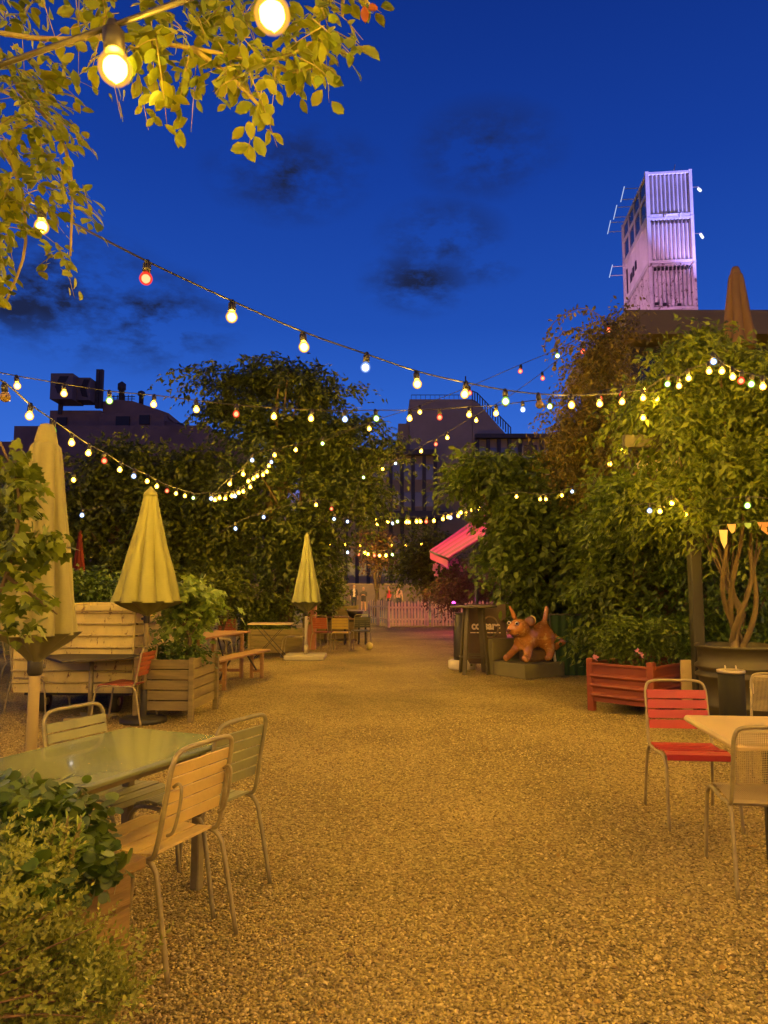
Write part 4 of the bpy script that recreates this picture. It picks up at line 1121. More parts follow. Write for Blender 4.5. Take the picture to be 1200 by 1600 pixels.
# ---- planters
def crate(name, label, cat, c, rz, sx, sy, h, m_, boards=4, leg=.06, foot=.1, post_in=False, rim=0.0, grp='planters'):
    t = thing(name, label, cat, (c[0], c[1], 0), rz, grp)
    bh = (h - foot) / boards
    for (nm, cx, cy, lx, ly) in (('a', 0, -sy / 2, sx, .026), ('b', 0, sy / 2, sx, .026), ('c', -sx / 2, 0, .026, sy - .03), ('d', sx / 2, 0, .026, sy - .03)):
        m = MB()
        for i in range(boards): m.box((cx, cy, foot + bh * (i + .5)), (lx, ly, bh - .012), bev=.004)
        m.build('side_boards', m_, t)
    m = MB(); 
    for a in (-1, 1):
        for b in (-1, 1):
            o = MB(); o.box((a * (sx / 2 + (.02 if not post_in else -.03)), b * (sy / 2 + (.02 if not post_in else -.03)), (h + .02) / 2), (leg, leg, h + .02), bev=.006); o.build('leg', m_, t)
    if rim:
        m = MB()
        for s_ in (-1, 1):
            m.box((0, s_ * sy / 2, h + .025), (sx + .1, rim, .04), bev=.005); m.box((s_ * sx / 2, 0, h + .0255), (rim, sy - rim, .041), bev=.005)
        m.build('rim', m_, t)
    m = MB(); m.box((0, 0, h - .13), (sx - .05, sy - .05, .04)); m.box((0, 0, foot + .02), (sx - .04, sy - .04, .03))
    m.build('soil', mat('soil', (.04, .028, .018), .95, var=.3, vscale=20, bump=.8), t)
    return t
cen = Vector((-2.17 - .30, 8.54 + .46))
crate('tree_crate', 'tall weathered wooden crate planter with a small pale maple, beside the faded red chair', 'planter', cen, R(-4), .60, .90, .70, M_wood, 5, .06, .12)
CR = cen
p = gp(415, 1030)
crate('wooden_trough', 'low wooden trough behind the folding table', 'planter', (p.x + .05, p.y + 1.35), 0, 1.15, .6, .58, M_wood, 4, .06, .04)
p = gp(520, 990)
crate('wooden_trough', 'wooden planter box in the distance before the people', 'planter', (at(518, 950, 22).x, 22, 0), 0, 1.5, .7, 1.0, M_wood, 4, .06, .04)
# foreground planter
M_fg = mat('orange_brown_planks', (.20, .125, .038), .65, var=.35, vscale=3.5, bump=.35, bscale=14, stretch=(1, 9, 9))
dirv = Vector((.5, .866)); nrm = Vector((-.866, .5))
c0 = Vector((-.90, 2.88)) - dirv * .85 + nrm * .45
crate('plank_planter', 'orange brown plank planter overflowing with plants in the near left corner', 'planter', c0, math.atan2(dirv.y, dirv.x), 1.6, .86, .46, M_fg, 3, .07, .10, post_in=True, rim=.07)
pl_t = thing('nasturtium_plant', 'dark round leaved plant spilling over the far end of the plank planter', 'plant', (c0.x, c0.y, .36))
bs = np.array([c0.x, c0.y, .36])
foliage('leaves', [ell(60, 1290, 2.6, 90, 45, .25, 1.2), ell(20, 1255, 2.75, 90, 30, .2, 1), ell(125, 1335, 2.55, 45, 30, .12, .9), ell(20, 1330, 2.4, 80, 50, .3, .8)], 110, 6, 6, .048, LF_ivy, pl_t, T=T_ROUND, tw=.09, spread=.04, shell=.3, droop=.4, hang=.3, loc=tuple(bs), flat=.8, zmin=.3)
m = MB()
for i in range(24):
    a = random.uniform(0, 6.28); r_ = random.uniform(.1, .3); m.tube([(random.gauss(0, .1), random.gauss(0, .1), 0), (r_ * math.cos(a), r_ * math.sin(a), .14), (r_ * 1.5 * math.cos(a), r_ * 1.5 * math.sin(a), .22)], .003, 5, smooth_pts=2)
m.build('stems', mat('green_brown_stem', (.16, .13, .04), .7), pl_t)
pl2 = thing('variegated_shrub', 'small leaved pale green shrub spilling over the side of the plank planter to the gravel', 'shrub', (c0.x + .3, c0.y - .5, .3))
bs = np.array([c0.x + .3, c0.y - .5, .3])
E2 = [ell(5, 1505, 2.15, 85, 65, .2, 1.3), ell(75, 1500, 2.25, 55, 32, .13, 1), ell(110, 1530, 2.2, 50, 45, .12, .8), ell(0, 1400, 2.2, 60, 45, .25, .9), ell(30, 1600, 2.05, 90, 55, .2, .9), ell(-30, 1440, 2.0, 70, 100, .2, .6), ell(160, 1545, 2.2, 30, 30, .08, .3), ell(20, 1350, 2.3, 50, 30, .12, .3)]
O, Dd, cc = crown_twigs(E2, 260, 6, .10, .05, .45, -.3, 1)
Dd[:, 2] = np.abs(Dd[:, 2]) * .6 + .25; Dd[:, 0] += .35
def whorls(O, D, Ln, n, size):
    """upright sprigs with leaves all round"""
    k = len(O); D = unit(D); a0 = rng.random((k, 1)) * 6.28
    t = (np.arange(n) + .3) / n; a = a0 + np.arange(n)[None] * 2.4
    u = unit(np.cross(D, rng.normal(0, 1, (k, 3)))); v = np.cross(D, u)
    rad = u[:, None] * np.cos(a)[..., None] + v[:, None] * np.sin(a)[..., None]
    pos = O[:, None] + D[:, None] * (Ln[:, None, None] * t[None, :, None])
    d = rad * (1.1 - .8 * t[None, :, None]) + D[:, None] * .7
    nn = D[:, None] - rad * .4 + rng.normal(0, .15, pos.shape)
    sz = size * (1.15 - .5 * t[None]) * (.8 + .4 * rng.random((k, n)))
    return pos.reshape(-1, 3), d.reshape(-1, 3), nn.reshape(-1, 3), sz.reshape(-1)
P, d, N, S = whorls(O, Dd, .07 + .05 * rng.random(len(O)), 12, .022)
k = P[:, 2] > .02; leaf_obj('leaves', (P - bs)[k], d[k], N[k], S[k], T_SIMPLE, LF_var, pl2, 1.1)
m = MB()
for i in range(0, len(O), 9):
    q = Vector(O[i] - bs); m.tube([(random.uniform(-.3, .1), random.uniform(-.1, .5), 0), Vector((q.x * .7, q.y * .7, q.z * .5 + .06)), q], [.005, .003, .0015], 5, smooth_pts=3)
m.build('stems', mat('twig_brown', (.15, .09, .05), .8), pl2)
# spiky sage-like sprigs
P, d, N, S = whorls(np.array([tuple(at(70 + 20 * (i % 3), 1335 + 9 * (i // 3), 2.4)) for i in range(9)]) , np.tile(np.array([[.25, 0, 1.]]), (9, 1)), np.full(9, .12), 9, .05)
pl3 = thing('sage_plant', 'upright sprigs of narrow pale leaves between the two planter plants', 'plant', (at(80, 1350, 2.4).x, at(80, 1350, 2.4).y, .4))
bs3 = np.array(pl3.location); leaf_obj('leaves', P - bs3, d, N, S, T_OVAL, LF_maple, pl3, .5)
m = MB()
for i in range(9): q = at(70 + 20 * (i % 3), 1335 + 9 * (i // 3), 2.4) - pl3.location; m.tube([(0, 0, -.05), q, q + Vector((.03, 0, .12))], .003, 5)
m.build('stems', mat('green_brown_stem', (.16, .13, .04), .7), pl3)

# small maple in the tree crate
D = 9.1
tree('small_maple', 'small pale leaved maple growing from the tall wooden crate', 'tree', (CR.x, CR.y, .55), at(305, 930, D),
     [ell(310, 920, D, 40, 24, .35, 1), ell(285, 965, D, 42, 28, .35, 1), ell(330, 940, D, 26, 14, .2, .4), ell(265, 935, D, 25, 22, .2, .5), ell(300, 990, D, 16, 12, .15, .1)],
     40, 6, 6, .085, LF_maple, r0=.03, nl=10, tw=.22, spread=.09, shell=.35, droop=.35, hang=.35, T=T_LOBED)
pl4 = thing('low_plant', 'low green leaves at the foot of the small maple in the crate', 'plant', (CR.x, CR.y, .58))
foliage('leaves', [((CR.x, CR.y, .72), (.38, .3, .12), 1)], 30, 6, 6, .06, LF_ivy, pl4, T=T_OVAL, tw=.12, spread=.06, loc=(CR.x, CR.y, .58))
for nme, lab, px, py, DD in (('low_plant', 'plants filling the low wooden trough behind the folding table', 415, 985, 17.4), ('low_plant', 'dry plants in the distant planter box', 520, 942, 22)):
    q = at(px, py, DD); tt = thing(nme, lab, 'plant', q); foliage('leaves', [(tuple(q + Vector((0, 0, .1))), (.5, .2, .15), 1)], 26, 6, 6, .09, LF_mid, tt, tw=.15, spread=.08, loc=tuple(q))

def ribbed_panel(m, w, h, nr, rib, M, h0=0., a=.42):
    """panel in xz plane, outward = -y, rounded horizontal ribs"""
    pts = [(0, 0)]; s_ = (h - h0) / nr
    for i in range(nr):
        z0 = s_ * i
        for k in range(7):
            q = k / 6; pts.append((-rib * math.sin(math.pi * q) ** .9, z0 + s_ * (a + (.96 - a) * q)))
    pts.append((0, h)); vs = []; fs = []
    for (y, z) in pts: vs += [(-w / 2, y, z), (w / 2, y, z)]
    for k in range(len(pts) - 1): fs.append((2 * k, 2 * k + 1, 2 * k + 3, 2 * k + 2))
    m._add(vs, fs, M)
def ribbed_box(name, label, c, rz, sx, sy, z0, h, m_, nr, rib, post, feet=0., posttop=.03, h0=0., a=.55):
    t = thing(name, label, 'planter', (c[0], c[1], 0), rz, 'planters')
    for (an, w, d) in ((0, sx, sy), (90, sy, sx), (180, sx, sy), (270, sy, sx)):
        Mx = Matrix.Rotation(R(an), 4, 'Z') @ Matrix.Translation((0, -d / 2 + .0, z0))
        m = MB(); ribbed_panel(m, w - post * .9, h * .94, nr, rib, Mx, h0, a)
        m.box((0, -.002, h * .97), (w - post * .9, .05, h * .06), Mx, bev=.004)
        m.build('side_panel', m_, t)
    for a in (-1, 1):
        for b in (-1, 1):
            m = MB(); m.box((a * (sx / 2 - post * .3), b * (sy / 2 - post * .3), (z0 - feet + z0 + h + posttop) / 2), (post, post, h + feet + posttop), bev=.008)
            m.build('corner_post', m_, t)
    m = MB(); m.box((0, 0, z0 + h - .12), (sx - .06, sy - .06, .03)); m.box((0, 0, z0 + .01), (sx - .06, sy - .06, .03)); m.build('soil', MATS['soil'], t)
    return t
M_creamc = mat('cream_container_paint', (.60, .49, .16), .45, 0, var=.16, vscale=2.5, dirt=((.14, .06, .02), .575), bump=.2, bscale=6, stretch=(2.2, 2.2, 1.0))
cc_ = Vector((-2.95 - .74, 9.0 + 1.02))
t_cc = ribbed_box('metal_container_planter', 'big ribbed cream metal container with rusty scratches on small wheels', cc_, R(-3), 1.48, 2.04, .26, 1.04, M_creamc, 7, .045, .03, 0, 0, a=.74)
for a in (-1, 1):
    for b in (-1, 1):
        m = MB(); m.tube([(a * .45 - .04, b * .8, .13), (a * .45 + .04, b * .8, .13)], .13, 16); w_ = m.build('wheel', mat('black_rubber', (.02, .018, .016), .7), t_cc)
        m = MB(); m.tube([(a * .45 - .045, b * .8, .13), (a * .45 + .045, b * .8, .13)], .05, 10); m.build('hub', M_tubeY, w_)
m = MB(); m.box((0, 0, .235), (1.3, 1.8, .045)); m.build('trolley', M_steel, t_cc)

M_redbox = mat('oxide_red_paint', (.17, .034, .014), .45, 0, var=.12, vscale=3, dirt=((.13, .05, .03), .7))
pn = gp(531, 1); 
A = gp(922, 1110); B = gp(1021, 1123); 
dv = (B - A); wR = dv.length; rzr = math.atan2(dv.y, dv.x)
dvn = Vector((dv.x, dv.y)).normalized(); nv = Vector((-dvn.y, dvn.x)) 
rc = Vector((A.x, A.y)) + dvn * wR / 2 + nv * .72
ribbed_box('red_planter', 'oxide red ribbed metal planter box with corner posts on the gravel', rc, rzr, wR + .02, 1.45, .12, .47, M_redbox, 3, .03, .085, .12, .05, h0=.09, a=.4)
RC = rc
pl5 = thing('leafy_plant', 'bushy light green plant growing in the oxide red planter', 'plant', (RC.x, RC.y, .47))
foliage('leaves', [ell(975, 1000, 9.1, 45, 30, .3, 1), ell(1005, 985, 9.1, 40, 26, .3, 1), ell(960, 975, 9.1, 22, 16, .15, .3), ell(1020, 1015, 9.2, 35, 18, .2, .5)], 75, 6, 7, .055, LF_mid, pl5, tw=.18, spread=.08, shell=.3, loc=(RC.x, RC.y, .47), T=T_OVAL)
m = MB()
for i in range(14): m.tube([(random.uniform(-.3, .3), random.uniform(-.3, .3), -.02), (random.uniform(-.3, .3), random.uniform(-.3, .3), .2), (random.uniform(-.35, .35), random.uniform(-.3, .3), .5)], .004, 5, smooth_pts=2)
m.build('stems', MATS['green_brown_stem'], pl5)
blossoms(pl5, [at(px, py, 8.7) for px, py in ((997, 1018), (1001, 1024), (926, 1026), (930, 1028))], .05)

# ---- drum with wisteria trunk
M_zinc = mat('old_zinc', (.055, .046, .026), .55, .3, var=.25, vscale=3, dirt=((.08, .055, .03), .62))
dc = at(1155, 1000, 8.3)
dt = thing('metal_drum', 'large ribbed zinc drum planter holding the twisted wisteria trunk', 'planter', (dc.x, dc.y, 0), 0, 'planters')
m = MB(); m.lathe([(.42, 0), (.44, .02), (.44, .2), (.455, .22), (.44, .24), (.44, .50), (.48, .53), (.48, .55), (.44, .58), (.44, .60), (.48, .63), (.48, .65), (.445, .68), (.45, .84), (.475, .85), (.475, .875), (.45, .875), (.44, .8), (.44, .76)], 40, cap=False)
m.build('drum_body', M_zinc, dt)
m = MB(); m.lathe([(.001, .76), (.44, .76)], 24, cap=False); m.build('soil', MATS['soil'], dt)
m = MB(); sgp = at(1180, 1074, 7.84)
mm = Matrix.Translation(sgp - Vector((dc.x, dc.y, 0))) @ Matrix.Rotation(R(22), 4, 'Z') @ Matrix.Rotation(R(90), 4, 'X')
m.prism([(0, -.11), (.085, 0), (0, .11), (-.085, 0)], .008, mm); sg = m.build('diamond_sign', mat('cream_sign', (.72, .58, .4), .5), dt)
m = MB(); m2 = mm @ Matrix.Translation((0, 0, .009))
m.prism([(-.008, -.09), (.008, -.09), (.008, .09), (-.008, .09)], .003, m2); m.prism([(.012, .0), (.035, .03), (.035, .045), (.012, .025)], .003, m2); m.prism([(.012, -.01), (.035, -.04), (.035, -.028), (.012, .002)], .003, m2)
m.build('symbol', mat('black_symbol', (.02, .015, .012), .5), sg)
# twisted stems
tt = [o for o in C.objects if o.get('label', '').startswith('bright green wisteria')][0]
bb = Vector(tt.location); m = MB()
rr = random.Random(5)
for k, (ph, top) in enumerate(((0, (1130, 850)), (2.1, (1165, 855)), (4.0, (1185, 830)), (1.0, (1150, 800)))):
    pts = []
    e = at(top[0], top[1], 8.2)
    for i in range(11):
        q = i / 10; a = ph + q * 5.0; r_ = .075 * (1 - .3 * q) + .02
        c_ = Vector((dc.x, dc.y, .72)).lerp(e, q)
        pts.append(c_ + Vector((math.cos(a) * r_, math.sin(a) * r_ * .7, 0)) * (1 if i else .8) - bb)
    m.tube(pts, [.036 - .0018 * i for i in range(11)], 9, smooth_pts=4)
m.build('twisted_stems', mat('wisteria_bark', (.085, .058, .025), .85, var=.3, vscale=10, bump=.5, bscale=25), tt)
# black bin
bp_ = at(1145, 1115, 7.35)
t = thing('ashtray_bin', 'black cylindrical bin with shiny ashtray rim in front of the zinc drum', 'bin', (bp_.x, bp_.y, 0))
m = MB(); m.lathe([(.12, 0), (.125, .01), (.125, .66), (.115, .665)], 24); m.build('bin_body', mat('black_plastic', (.012, .011, .010), .7, spec=.2), t)
m = MB(); m.lathe([(.118, .66), (.134, .665), (.134, .69), (.115, .695), (.09, .68)], 24, cap=False); m.lathe([(.001, .675), (.1, .672)], 20, cap=False); m.build('rim', mat('chrome', (.6, .5, .3), .4, .6), t)
m = MB()
for k in range(4):
    a = k * 1.57 + .4; m.tube([(.07 * math.cos(a), .07 * math.sin(a), .67), (.07 * math.cos(a), .07 * math.sin(a), .73)], .006, 7)
m.build('knob', MATS['chrome'], t)
# wood board between red planter and post
t = thing('pale_board', 'pale upright board standing between the red planter and the steel post', 'board', (at(1067, 1060, 8.9).x, 8.9, 0)); m = MB(); m.box((0, 0, .33), (.17, .04, .66), bev=.004); m.build('board', mat('pale_board_wood', (.5, .38, .2), .6, var=.2), t)
m = MB(); m.box((0, .04, .2), (.12, .04, .4)); m.build('back_batten', M_wood, t)
# green cloth behind the statue
t = thing('green_panel', 'dark green cloth screen low behind the statue', 'screen', (at(890, 1020, 13.0).x, 13.05, 0), 0)
m = MB()
vs = []; fs = []
for i in range(25):
    x = -.35 + .7 * i / 24; y = .02 * math.sin(i * 1.3); vs += [(x, y, .0), (x, y, 1.05)]
for i in range(24): fs.append((2 * i, 2 * i + 2, 2 * i + 3, 2 * i + 1))
m._add(vs, fs, sm=True); m.build('cloth', mat('green_cloth', (.008, .035, .008), .8, var=.2), t)
m = MB(); m.tube([(-.37, 0, 1.05), (.37, 0, 1.05)], .015, 7); m.tube([(-.36, 0.03, 0), (-.36, .03, 1.05)], .015, 7); m.tube([(.36, 0.03, 0), (.36, .03, 1.05)], .015, 7); m.build('frame', M_steel, t)
# bunting
t = thing('bunting', 'string of small paper pennants under the wisteria at the right edge', 'bunting', at(1120, 818, 7.9)); bb = Vector(t.location)
m = MB(); m.tube([at(1110, 822, 7.9) - bb, at(1150, 817, 7.8) - bb, at(1205, 812, 7.6) - bb, at(1260, 815, 7.4) - bb], .004, 5); m.build('cord', M_cable, t)
for (px, py, w_, h_, c_) in ((1143, 819, .09, .10, (.8, .5, .25)), (1130, 828, .09, .2, (.8, .62, .35)), (1198, 816, .2, .13, (.85, .42, .22)), (1168, 817, .08, .06, (.25, .4, .2)), (1250, 816, .12, .12, (.8, .6, .3))):
    q = at(px, py, 7.8) - bb; m = MB()
    m.prism([(-w_ / 2, 0), (w_ / 2, 0), (w_ * .35, -h_ * .7), (0, -h_), (-w_ * .35, -h_ * .6)], .004, Matrix.Translation(q) @ Matrix.Rotation(R(90), 4, 'X')); m.build('pennant', mat('paper_%d' % px, c_, .8), t)

# ---- closed parasols
def parasol_closed(label, base, ztop, zhem, rhem, m_, pole_r=.024, folds=8, seed=0, shoulder=False, basekind=None, polem=None, neck=.035, collar=True, group='closed parasols', hang=.2, amp=.22, name='closed_parasol'):
    t = thing(name, label, 'parasol', (base.x, base.y, 0), seed * 1.3, group)
    H = ztop - zhem
    rr = random.Random(seed); ph = [rr.uniform(-.35, .35) for _ in range(folds)]; am = [rr.uniform(.6, 1.3) for _ in range(folds)]
    sk = [rr.uniform(.6, 1.6) for _ in range(folds)]
    def fn(a, z):
        q = min(1, max(0, (ztop - z) / H))
        k = a / (2 * math.pi) * folds; i = int(k) % folds; f = (k - int(k)) ** sk[i]
        v = am[i]
        lean = .04 * math.sin(a + seed)
        return 1.04 + lean * q - amp * v * (1 - abs(math.sin(math.pi * f)) ** .75) * (.35 + .65 * min(1, q * 1.6) * (1 - .35 * max(0, q - .6) / .4)) + .03 * math.sin(9 * z + a * 3) * q
    m = MB()
    prof = []
    if shoulder:
        prof = [(rhem * .30, ztop), (rhem * .39, ztop - .02 * H), (rhem * .45, ztop - .08 * H), (rhem * .52, ztop - .2 * H), (rhem * .64, ztop - .4 * H), (rhem * .77, ztop - .6 * H), (rhem * .90, ztop - .8 * H), (rhem, zhem + .02), (rhem * 1.01, zhem)]
    else:
        for i in range(13):
            q = i / 12; prof.append((neck + (rhem - neck) * q ** 1.18, ztop - H * q))
    # refine
    P2 = []
    for i in range(len(prof) - 1):
        for k in range(3):
            f = k / 3; P2.append((prof[i][0] * (1 - f) + prof[i + 1][0] * f, prof[i][1] * (1 - f) + prof[i + 1][1] * f))
    P2.append(prof[-1])
    m.lathe(P2, folds * 14, fn=fn, cap=False)
    m.lathe([(rhem * .985, zhem), (rhem * .9, zhem + .06)], folds * 14, fn=fn, cap=False)
    m.build('canopy', m_, t)
    m = MB()
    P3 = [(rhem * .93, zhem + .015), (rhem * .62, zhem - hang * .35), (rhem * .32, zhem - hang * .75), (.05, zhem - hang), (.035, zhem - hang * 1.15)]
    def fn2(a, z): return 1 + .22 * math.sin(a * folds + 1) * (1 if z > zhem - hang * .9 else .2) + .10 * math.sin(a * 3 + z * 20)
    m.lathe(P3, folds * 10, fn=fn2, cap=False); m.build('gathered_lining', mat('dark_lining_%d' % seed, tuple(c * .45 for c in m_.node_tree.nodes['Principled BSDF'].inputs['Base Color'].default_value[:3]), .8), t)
    m = MB(); m.lathe([(pole_r, .0), (pole_r, ztop)], 14); m.build('pole', polem or M_tubeY, t)
    m = MB()
    if shoulder: m.lathe([(rhem * .33, ztop - .06), (rhem * .30, ztop + .02), (rhem * .23, ztop + .10), (rhem * .17, ztop + .13), (.01, ztop + .14)], 20)
    else: m.lathe([(neck * 1.15, ztop - .02), (neck * .9, ztop + .03), (neck * .5, ztop + .06), (.005, ztop + .1)], 14)
    m.build('cap', m_, t)
    m = MB()
    zz = max(.6, zhem - hang - .1)
    m.lathe([(pole_r * 1.15, zz), (pole_r * 1.4, zz + .02), (pole_r * 1.4, zz + .09), (pole_r * 1.15, zz + .11)], 12); m.tube([(pole_r, 0, zz + .05), (pole_r + .05, 0, zz + .05)], .016, 8); m.build('crank', M_steel, t)
    m = MB()
    if basekind == 'slab': m.box((0, 0, .05), (.85, .85, .10), bev=.02, rot=Matrix.Rotation(-seed * 1.3, 4, 'Z')); m.lathe([(.04, .1), (.04, .3)], 12)
    else: m.lathe([(.26, 0), (.26, .04), (.22, .06), (.04, .08), (.038, .35), (.03, .36)], 24)
    m.build('base', mat('stone_base', (.33, .29, .2), .7, var=.15) if basekind == 'slab' else M_steel, t)
    return t
def cloth(name, col): return mat(name, col, .85, var=.07, vscale=5, bump=.25, bscale=45, spec=.2)
M_c1 = cloth('beige_canvas', (.27, .245, .11)); M_c2 = cloth('olive_beige_canvas', (.28, .27, .085)); M_c3 = cloth('grey_beige_canvas', (.21, .215, .10))
D = 5.0; b = at(57, 1000, D); zt = at(66, 686, D).z; zh = at(57, 992, D).z
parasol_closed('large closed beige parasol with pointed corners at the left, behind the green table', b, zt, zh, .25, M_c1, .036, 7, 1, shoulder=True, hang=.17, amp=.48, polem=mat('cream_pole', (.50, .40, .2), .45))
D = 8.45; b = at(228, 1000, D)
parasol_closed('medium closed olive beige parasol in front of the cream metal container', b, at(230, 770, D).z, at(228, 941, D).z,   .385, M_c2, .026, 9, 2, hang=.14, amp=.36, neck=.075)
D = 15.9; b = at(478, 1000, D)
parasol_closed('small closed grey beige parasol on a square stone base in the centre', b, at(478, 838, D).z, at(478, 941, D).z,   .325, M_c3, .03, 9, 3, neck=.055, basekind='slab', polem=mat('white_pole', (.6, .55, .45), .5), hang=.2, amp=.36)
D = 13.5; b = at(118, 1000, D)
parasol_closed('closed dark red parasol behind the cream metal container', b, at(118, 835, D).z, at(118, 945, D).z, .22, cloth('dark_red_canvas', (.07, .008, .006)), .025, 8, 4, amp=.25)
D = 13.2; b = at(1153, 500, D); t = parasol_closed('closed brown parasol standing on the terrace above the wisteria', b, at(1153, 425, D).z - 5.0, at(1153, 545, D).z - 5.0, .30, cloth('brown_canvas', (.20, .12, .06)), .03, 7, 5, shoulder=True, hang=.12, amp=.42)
t.location.z = 5.0

# ---- magenta awning parasol (open) with pink lamp
M_pink = mat('pink_canvas', (.62, .045, .42), .8, var=.06)
def pink_parasol():
    A, B, Cc, Dd = at(672, 861, 21.5), at(700, 873, 18.6), at(752, 806, 22.3), at(800, 812, 19.3)
    t = thing('awning', 'slanted striped magenta awning emerging from the green tree above the fence', 'awning', (B.x, B.y, 0)); o_ = Vector((B.x, B.y, 0))
    up = Vector((0, 0, .03))
    m = MB(); n = 9
    for k in range(n):
        f0, f1 = k / n, (k + 1) / n
        p = [A.lerp(B, f0), A.lerp(B, f1), Cc.lerp(Dd, f1), Cc.lerp(Dd, f0)]
        vs = [q - o_ for q in p] + [q - o_ + up for q in p]
        m._add(vs, [(0, 3, 2, 1), (4, 5, 6, 7), (0, 1, 5, 4), (2, 3, 7, 6), (1, 2, 6, 5), (3, 0, 4, 7)], mi=k % 2)
    m.build('canopy', [M_pink, mat('deep_magenta_canvas', (.30, .015, .20), .8)], t)
    m = MB(); k = 14
    for i in range(k):
        a, b_ = A.lerp(B, i / k) - o_, A.lerp(B, (i + 1) / k) - o_; dz = Vector((0, 0, .20)); mid = (a + b_) / 2 - Vector((0, 0, .24))
        th = Vector((.02, .012, 0))
        vs = [a, b_, b_ - dz, mid, a - dz]; vs = vs + [v + th for v in vs]
        m._add(vs, [(0, 1, 2, 3, 4), (9, 8, 7, 6, 5), (0, 5, 6, 1), (1, 6, 7, 2), (2, 7, 8, 3), (3, 8, 9, 4), (4, 9, 5, 0)])
    m.build('valance', M_pink, t)
    m = MB(); m.tube([A - o_ - Vector((0, 0, .01)), B - o_ - Vector((0, 0, .01))], .03, 8); m.tube([B - o_ - Vector((0, 0, .05)), Dd - o_ - Vector((0, 0, .05))], .025, 8); m.tube([A - o_ - Vector((0, 0, .05)), Cc - o_ - Vector((0, 0, .05))], .025, 8); m.build('frame', M_steel, t)
    m = MB(); q = (Cc + Dd) / 2 + Vector((.2, .2, 0)) - o_; m.box((q.x, q.y, q.z / 2 + .1), (.14, .14, q.z + .2)); m.build('post', M_steel, t)
    return A, 0
ap, e_ = pink_parasol()
def glow_lamp(label, p, col, pw, cat='lamp', aim=None, spot=None):
    t = thing('garden_lamp', label, cat, p)
    m = MB(); m.lathe([(.05, -.1), (.06, 0), (.045, .03)], 12); m.build('lamp_body', M_steel, t)
    m = MB(); m.lathe([(.04, .031), (.045, .05), (.03, .075), (.001, .085)], 12, cap=False); m.build('lamp_glass', emat('glass_' + label.split()[0], col, 6), t)
    if p[2] > .3: m = MB(); m.tube([(0, 0, -p[2]), (0, 0, -.1)], .012, 8); m.build('stake', M_steel, t)
    ld = bpy.data.lights.new('lamp_light', 'POINT'); ld.energy = pw; ld.color = col; ld.shadow_soft_size = .06
    lo = bpy.data.objects.new('lamp_light', ld); C.objects.link(lo); lo.parent = t; lo.location = (0, 0, .16)
    return t
glow_lamp('pink uplight on a stake under the magenta awning', Vector((at(708, 950, 18.9).x, 18.9, 1.1)), (1, .06, .60), 26)
glow_lamp('magenta garden lamp before the picket fence washing the gravel pink', Vector((at(764, 950, 25).x, 25.2, .75)), (1, .10, .28), 300)

# black pole
D = 17.5
t = thing('black_pole', 'thin black pole rising behind the high table', 'pole', (at(744, 900, D).x, D, 0)); m = MB(); m.lathe([(.045, 0), (.045, at(744, 876, D).z)], 10); m.build('shaft', M_steel, t)
m = MB(); m.lathe([(.15, 0), (.15, .03), (.05, .06)], 14); m.build('foot', M_steel, t)

# ---- high table, bin, sign board
D = 13.0
M_olive = mat('dark_olive_metal', (.085, .07, .035), .5, .2, var=.2, vscale=5)
hb = at(741, 1045, 13.1)
t = thing('high_table', 'dark metal high table with four splayed legs and a footrest ring', 'table', (hb.x, hb.y, 0), R(20), 'tables')
zt = at(741, 947, 13.1).z
m = MB(); m.lathe([(.40, zt - .03), (.42, zt - .02), (.42, zt), (.40, zt + .005)], 32); m.build('tabletop', M_olive, t)
for k in range(4):
    a = k * math.pi / 2 + .5; m = MB(); 
    m.beam((.30 * math.cos(a), .30 * math.sin(a), 0), (.19 * math.cos(a), .19 * math.sin(a), zt - .03), .075, .03); m.build('leg', M_olive, t)
m = MB(); pts = [(.26 * math.cos(a), .26 * math.sin(a), .3) for a in np.linspace(0, 2 * math.pi, 25)]; m.tube(pts, .012, 7); m.build('footrest', M_olive, t)
q = at(722, 1034, 13.9)
t = thing('standing_ashtray', 'slim black column with a pale round foot behind the legs of the high table', 'ashtray', (q.x, q.y, 0))
m = MB(); m.lathe([(.15, .17), (.16, .25), (.13, 1.0), (.11, 1.02)], 18); m.build('column', M_steel, t)
m = MB(); m.lathe([(.25, 0), (.26, .03), (.26, .15), (.22, .17)], 24); m.build('foot', mat('pale_concrete', (.55, .48, .36), .7, var=.1), t)
m = MB(); m.lathe([(.12, 1.02), (.135, 1.03), (.135, 1.05), (.05, 1.045)], 18); m.build('lid', M_steel, t)
D = 13.7
q0, q1 = at(731, 1010, D), at(791, 1010, D); zt = at(760, 944, D).z
t = thing('bar_sign', 'dark board sign reading corsare with a ring emblem, behind the high table', 'sign', ((q0.x + q1.x) / 2, q0.y, 0), R(-4))
w_ = q1.x - q0.x
m = MB(); m.box((0, 0, (zt + .12) / 2 + .0), (w_, .05, zt - .12), bev=.006); m.build('board', mat('sign_brown', (.07, .038, .022), .55, var=.2), t)
zc = at(760, 978, D).z
m = MB(); pts = [(.06 + .15 * math.cos(a), -.034, zc - .02 + .19 * math.sin(a)) for a in np.linspace(0, 2 * math.pi, 33)]; m.tube(pts, .014, 6); m.build('ring_emblem', mat('emblem_brown', (.20, .13, .08), .6), t)
fc = bpy.data.curves.new('sign_text', 'FONT'); fc.body = 'corsare'; fc.size = .205; fc.align_x = 'CENTER'; fc.align_y = 'CENTER'; fc.extrude = .004; fc.offset = .008
fc.materials.append(mat('cream_letters', (.78, .62, .42), .5))
fo = bpy.data.objects.new('sign_text', fc); C.objects.link(fo)
bpy.context.view_layer.update()
fm = bpy.data.meshes.new_from_object(fo.evaluated_get(bpy.context.evaluated_depsgraph_get())); bpy.data.objects.remove(fo)
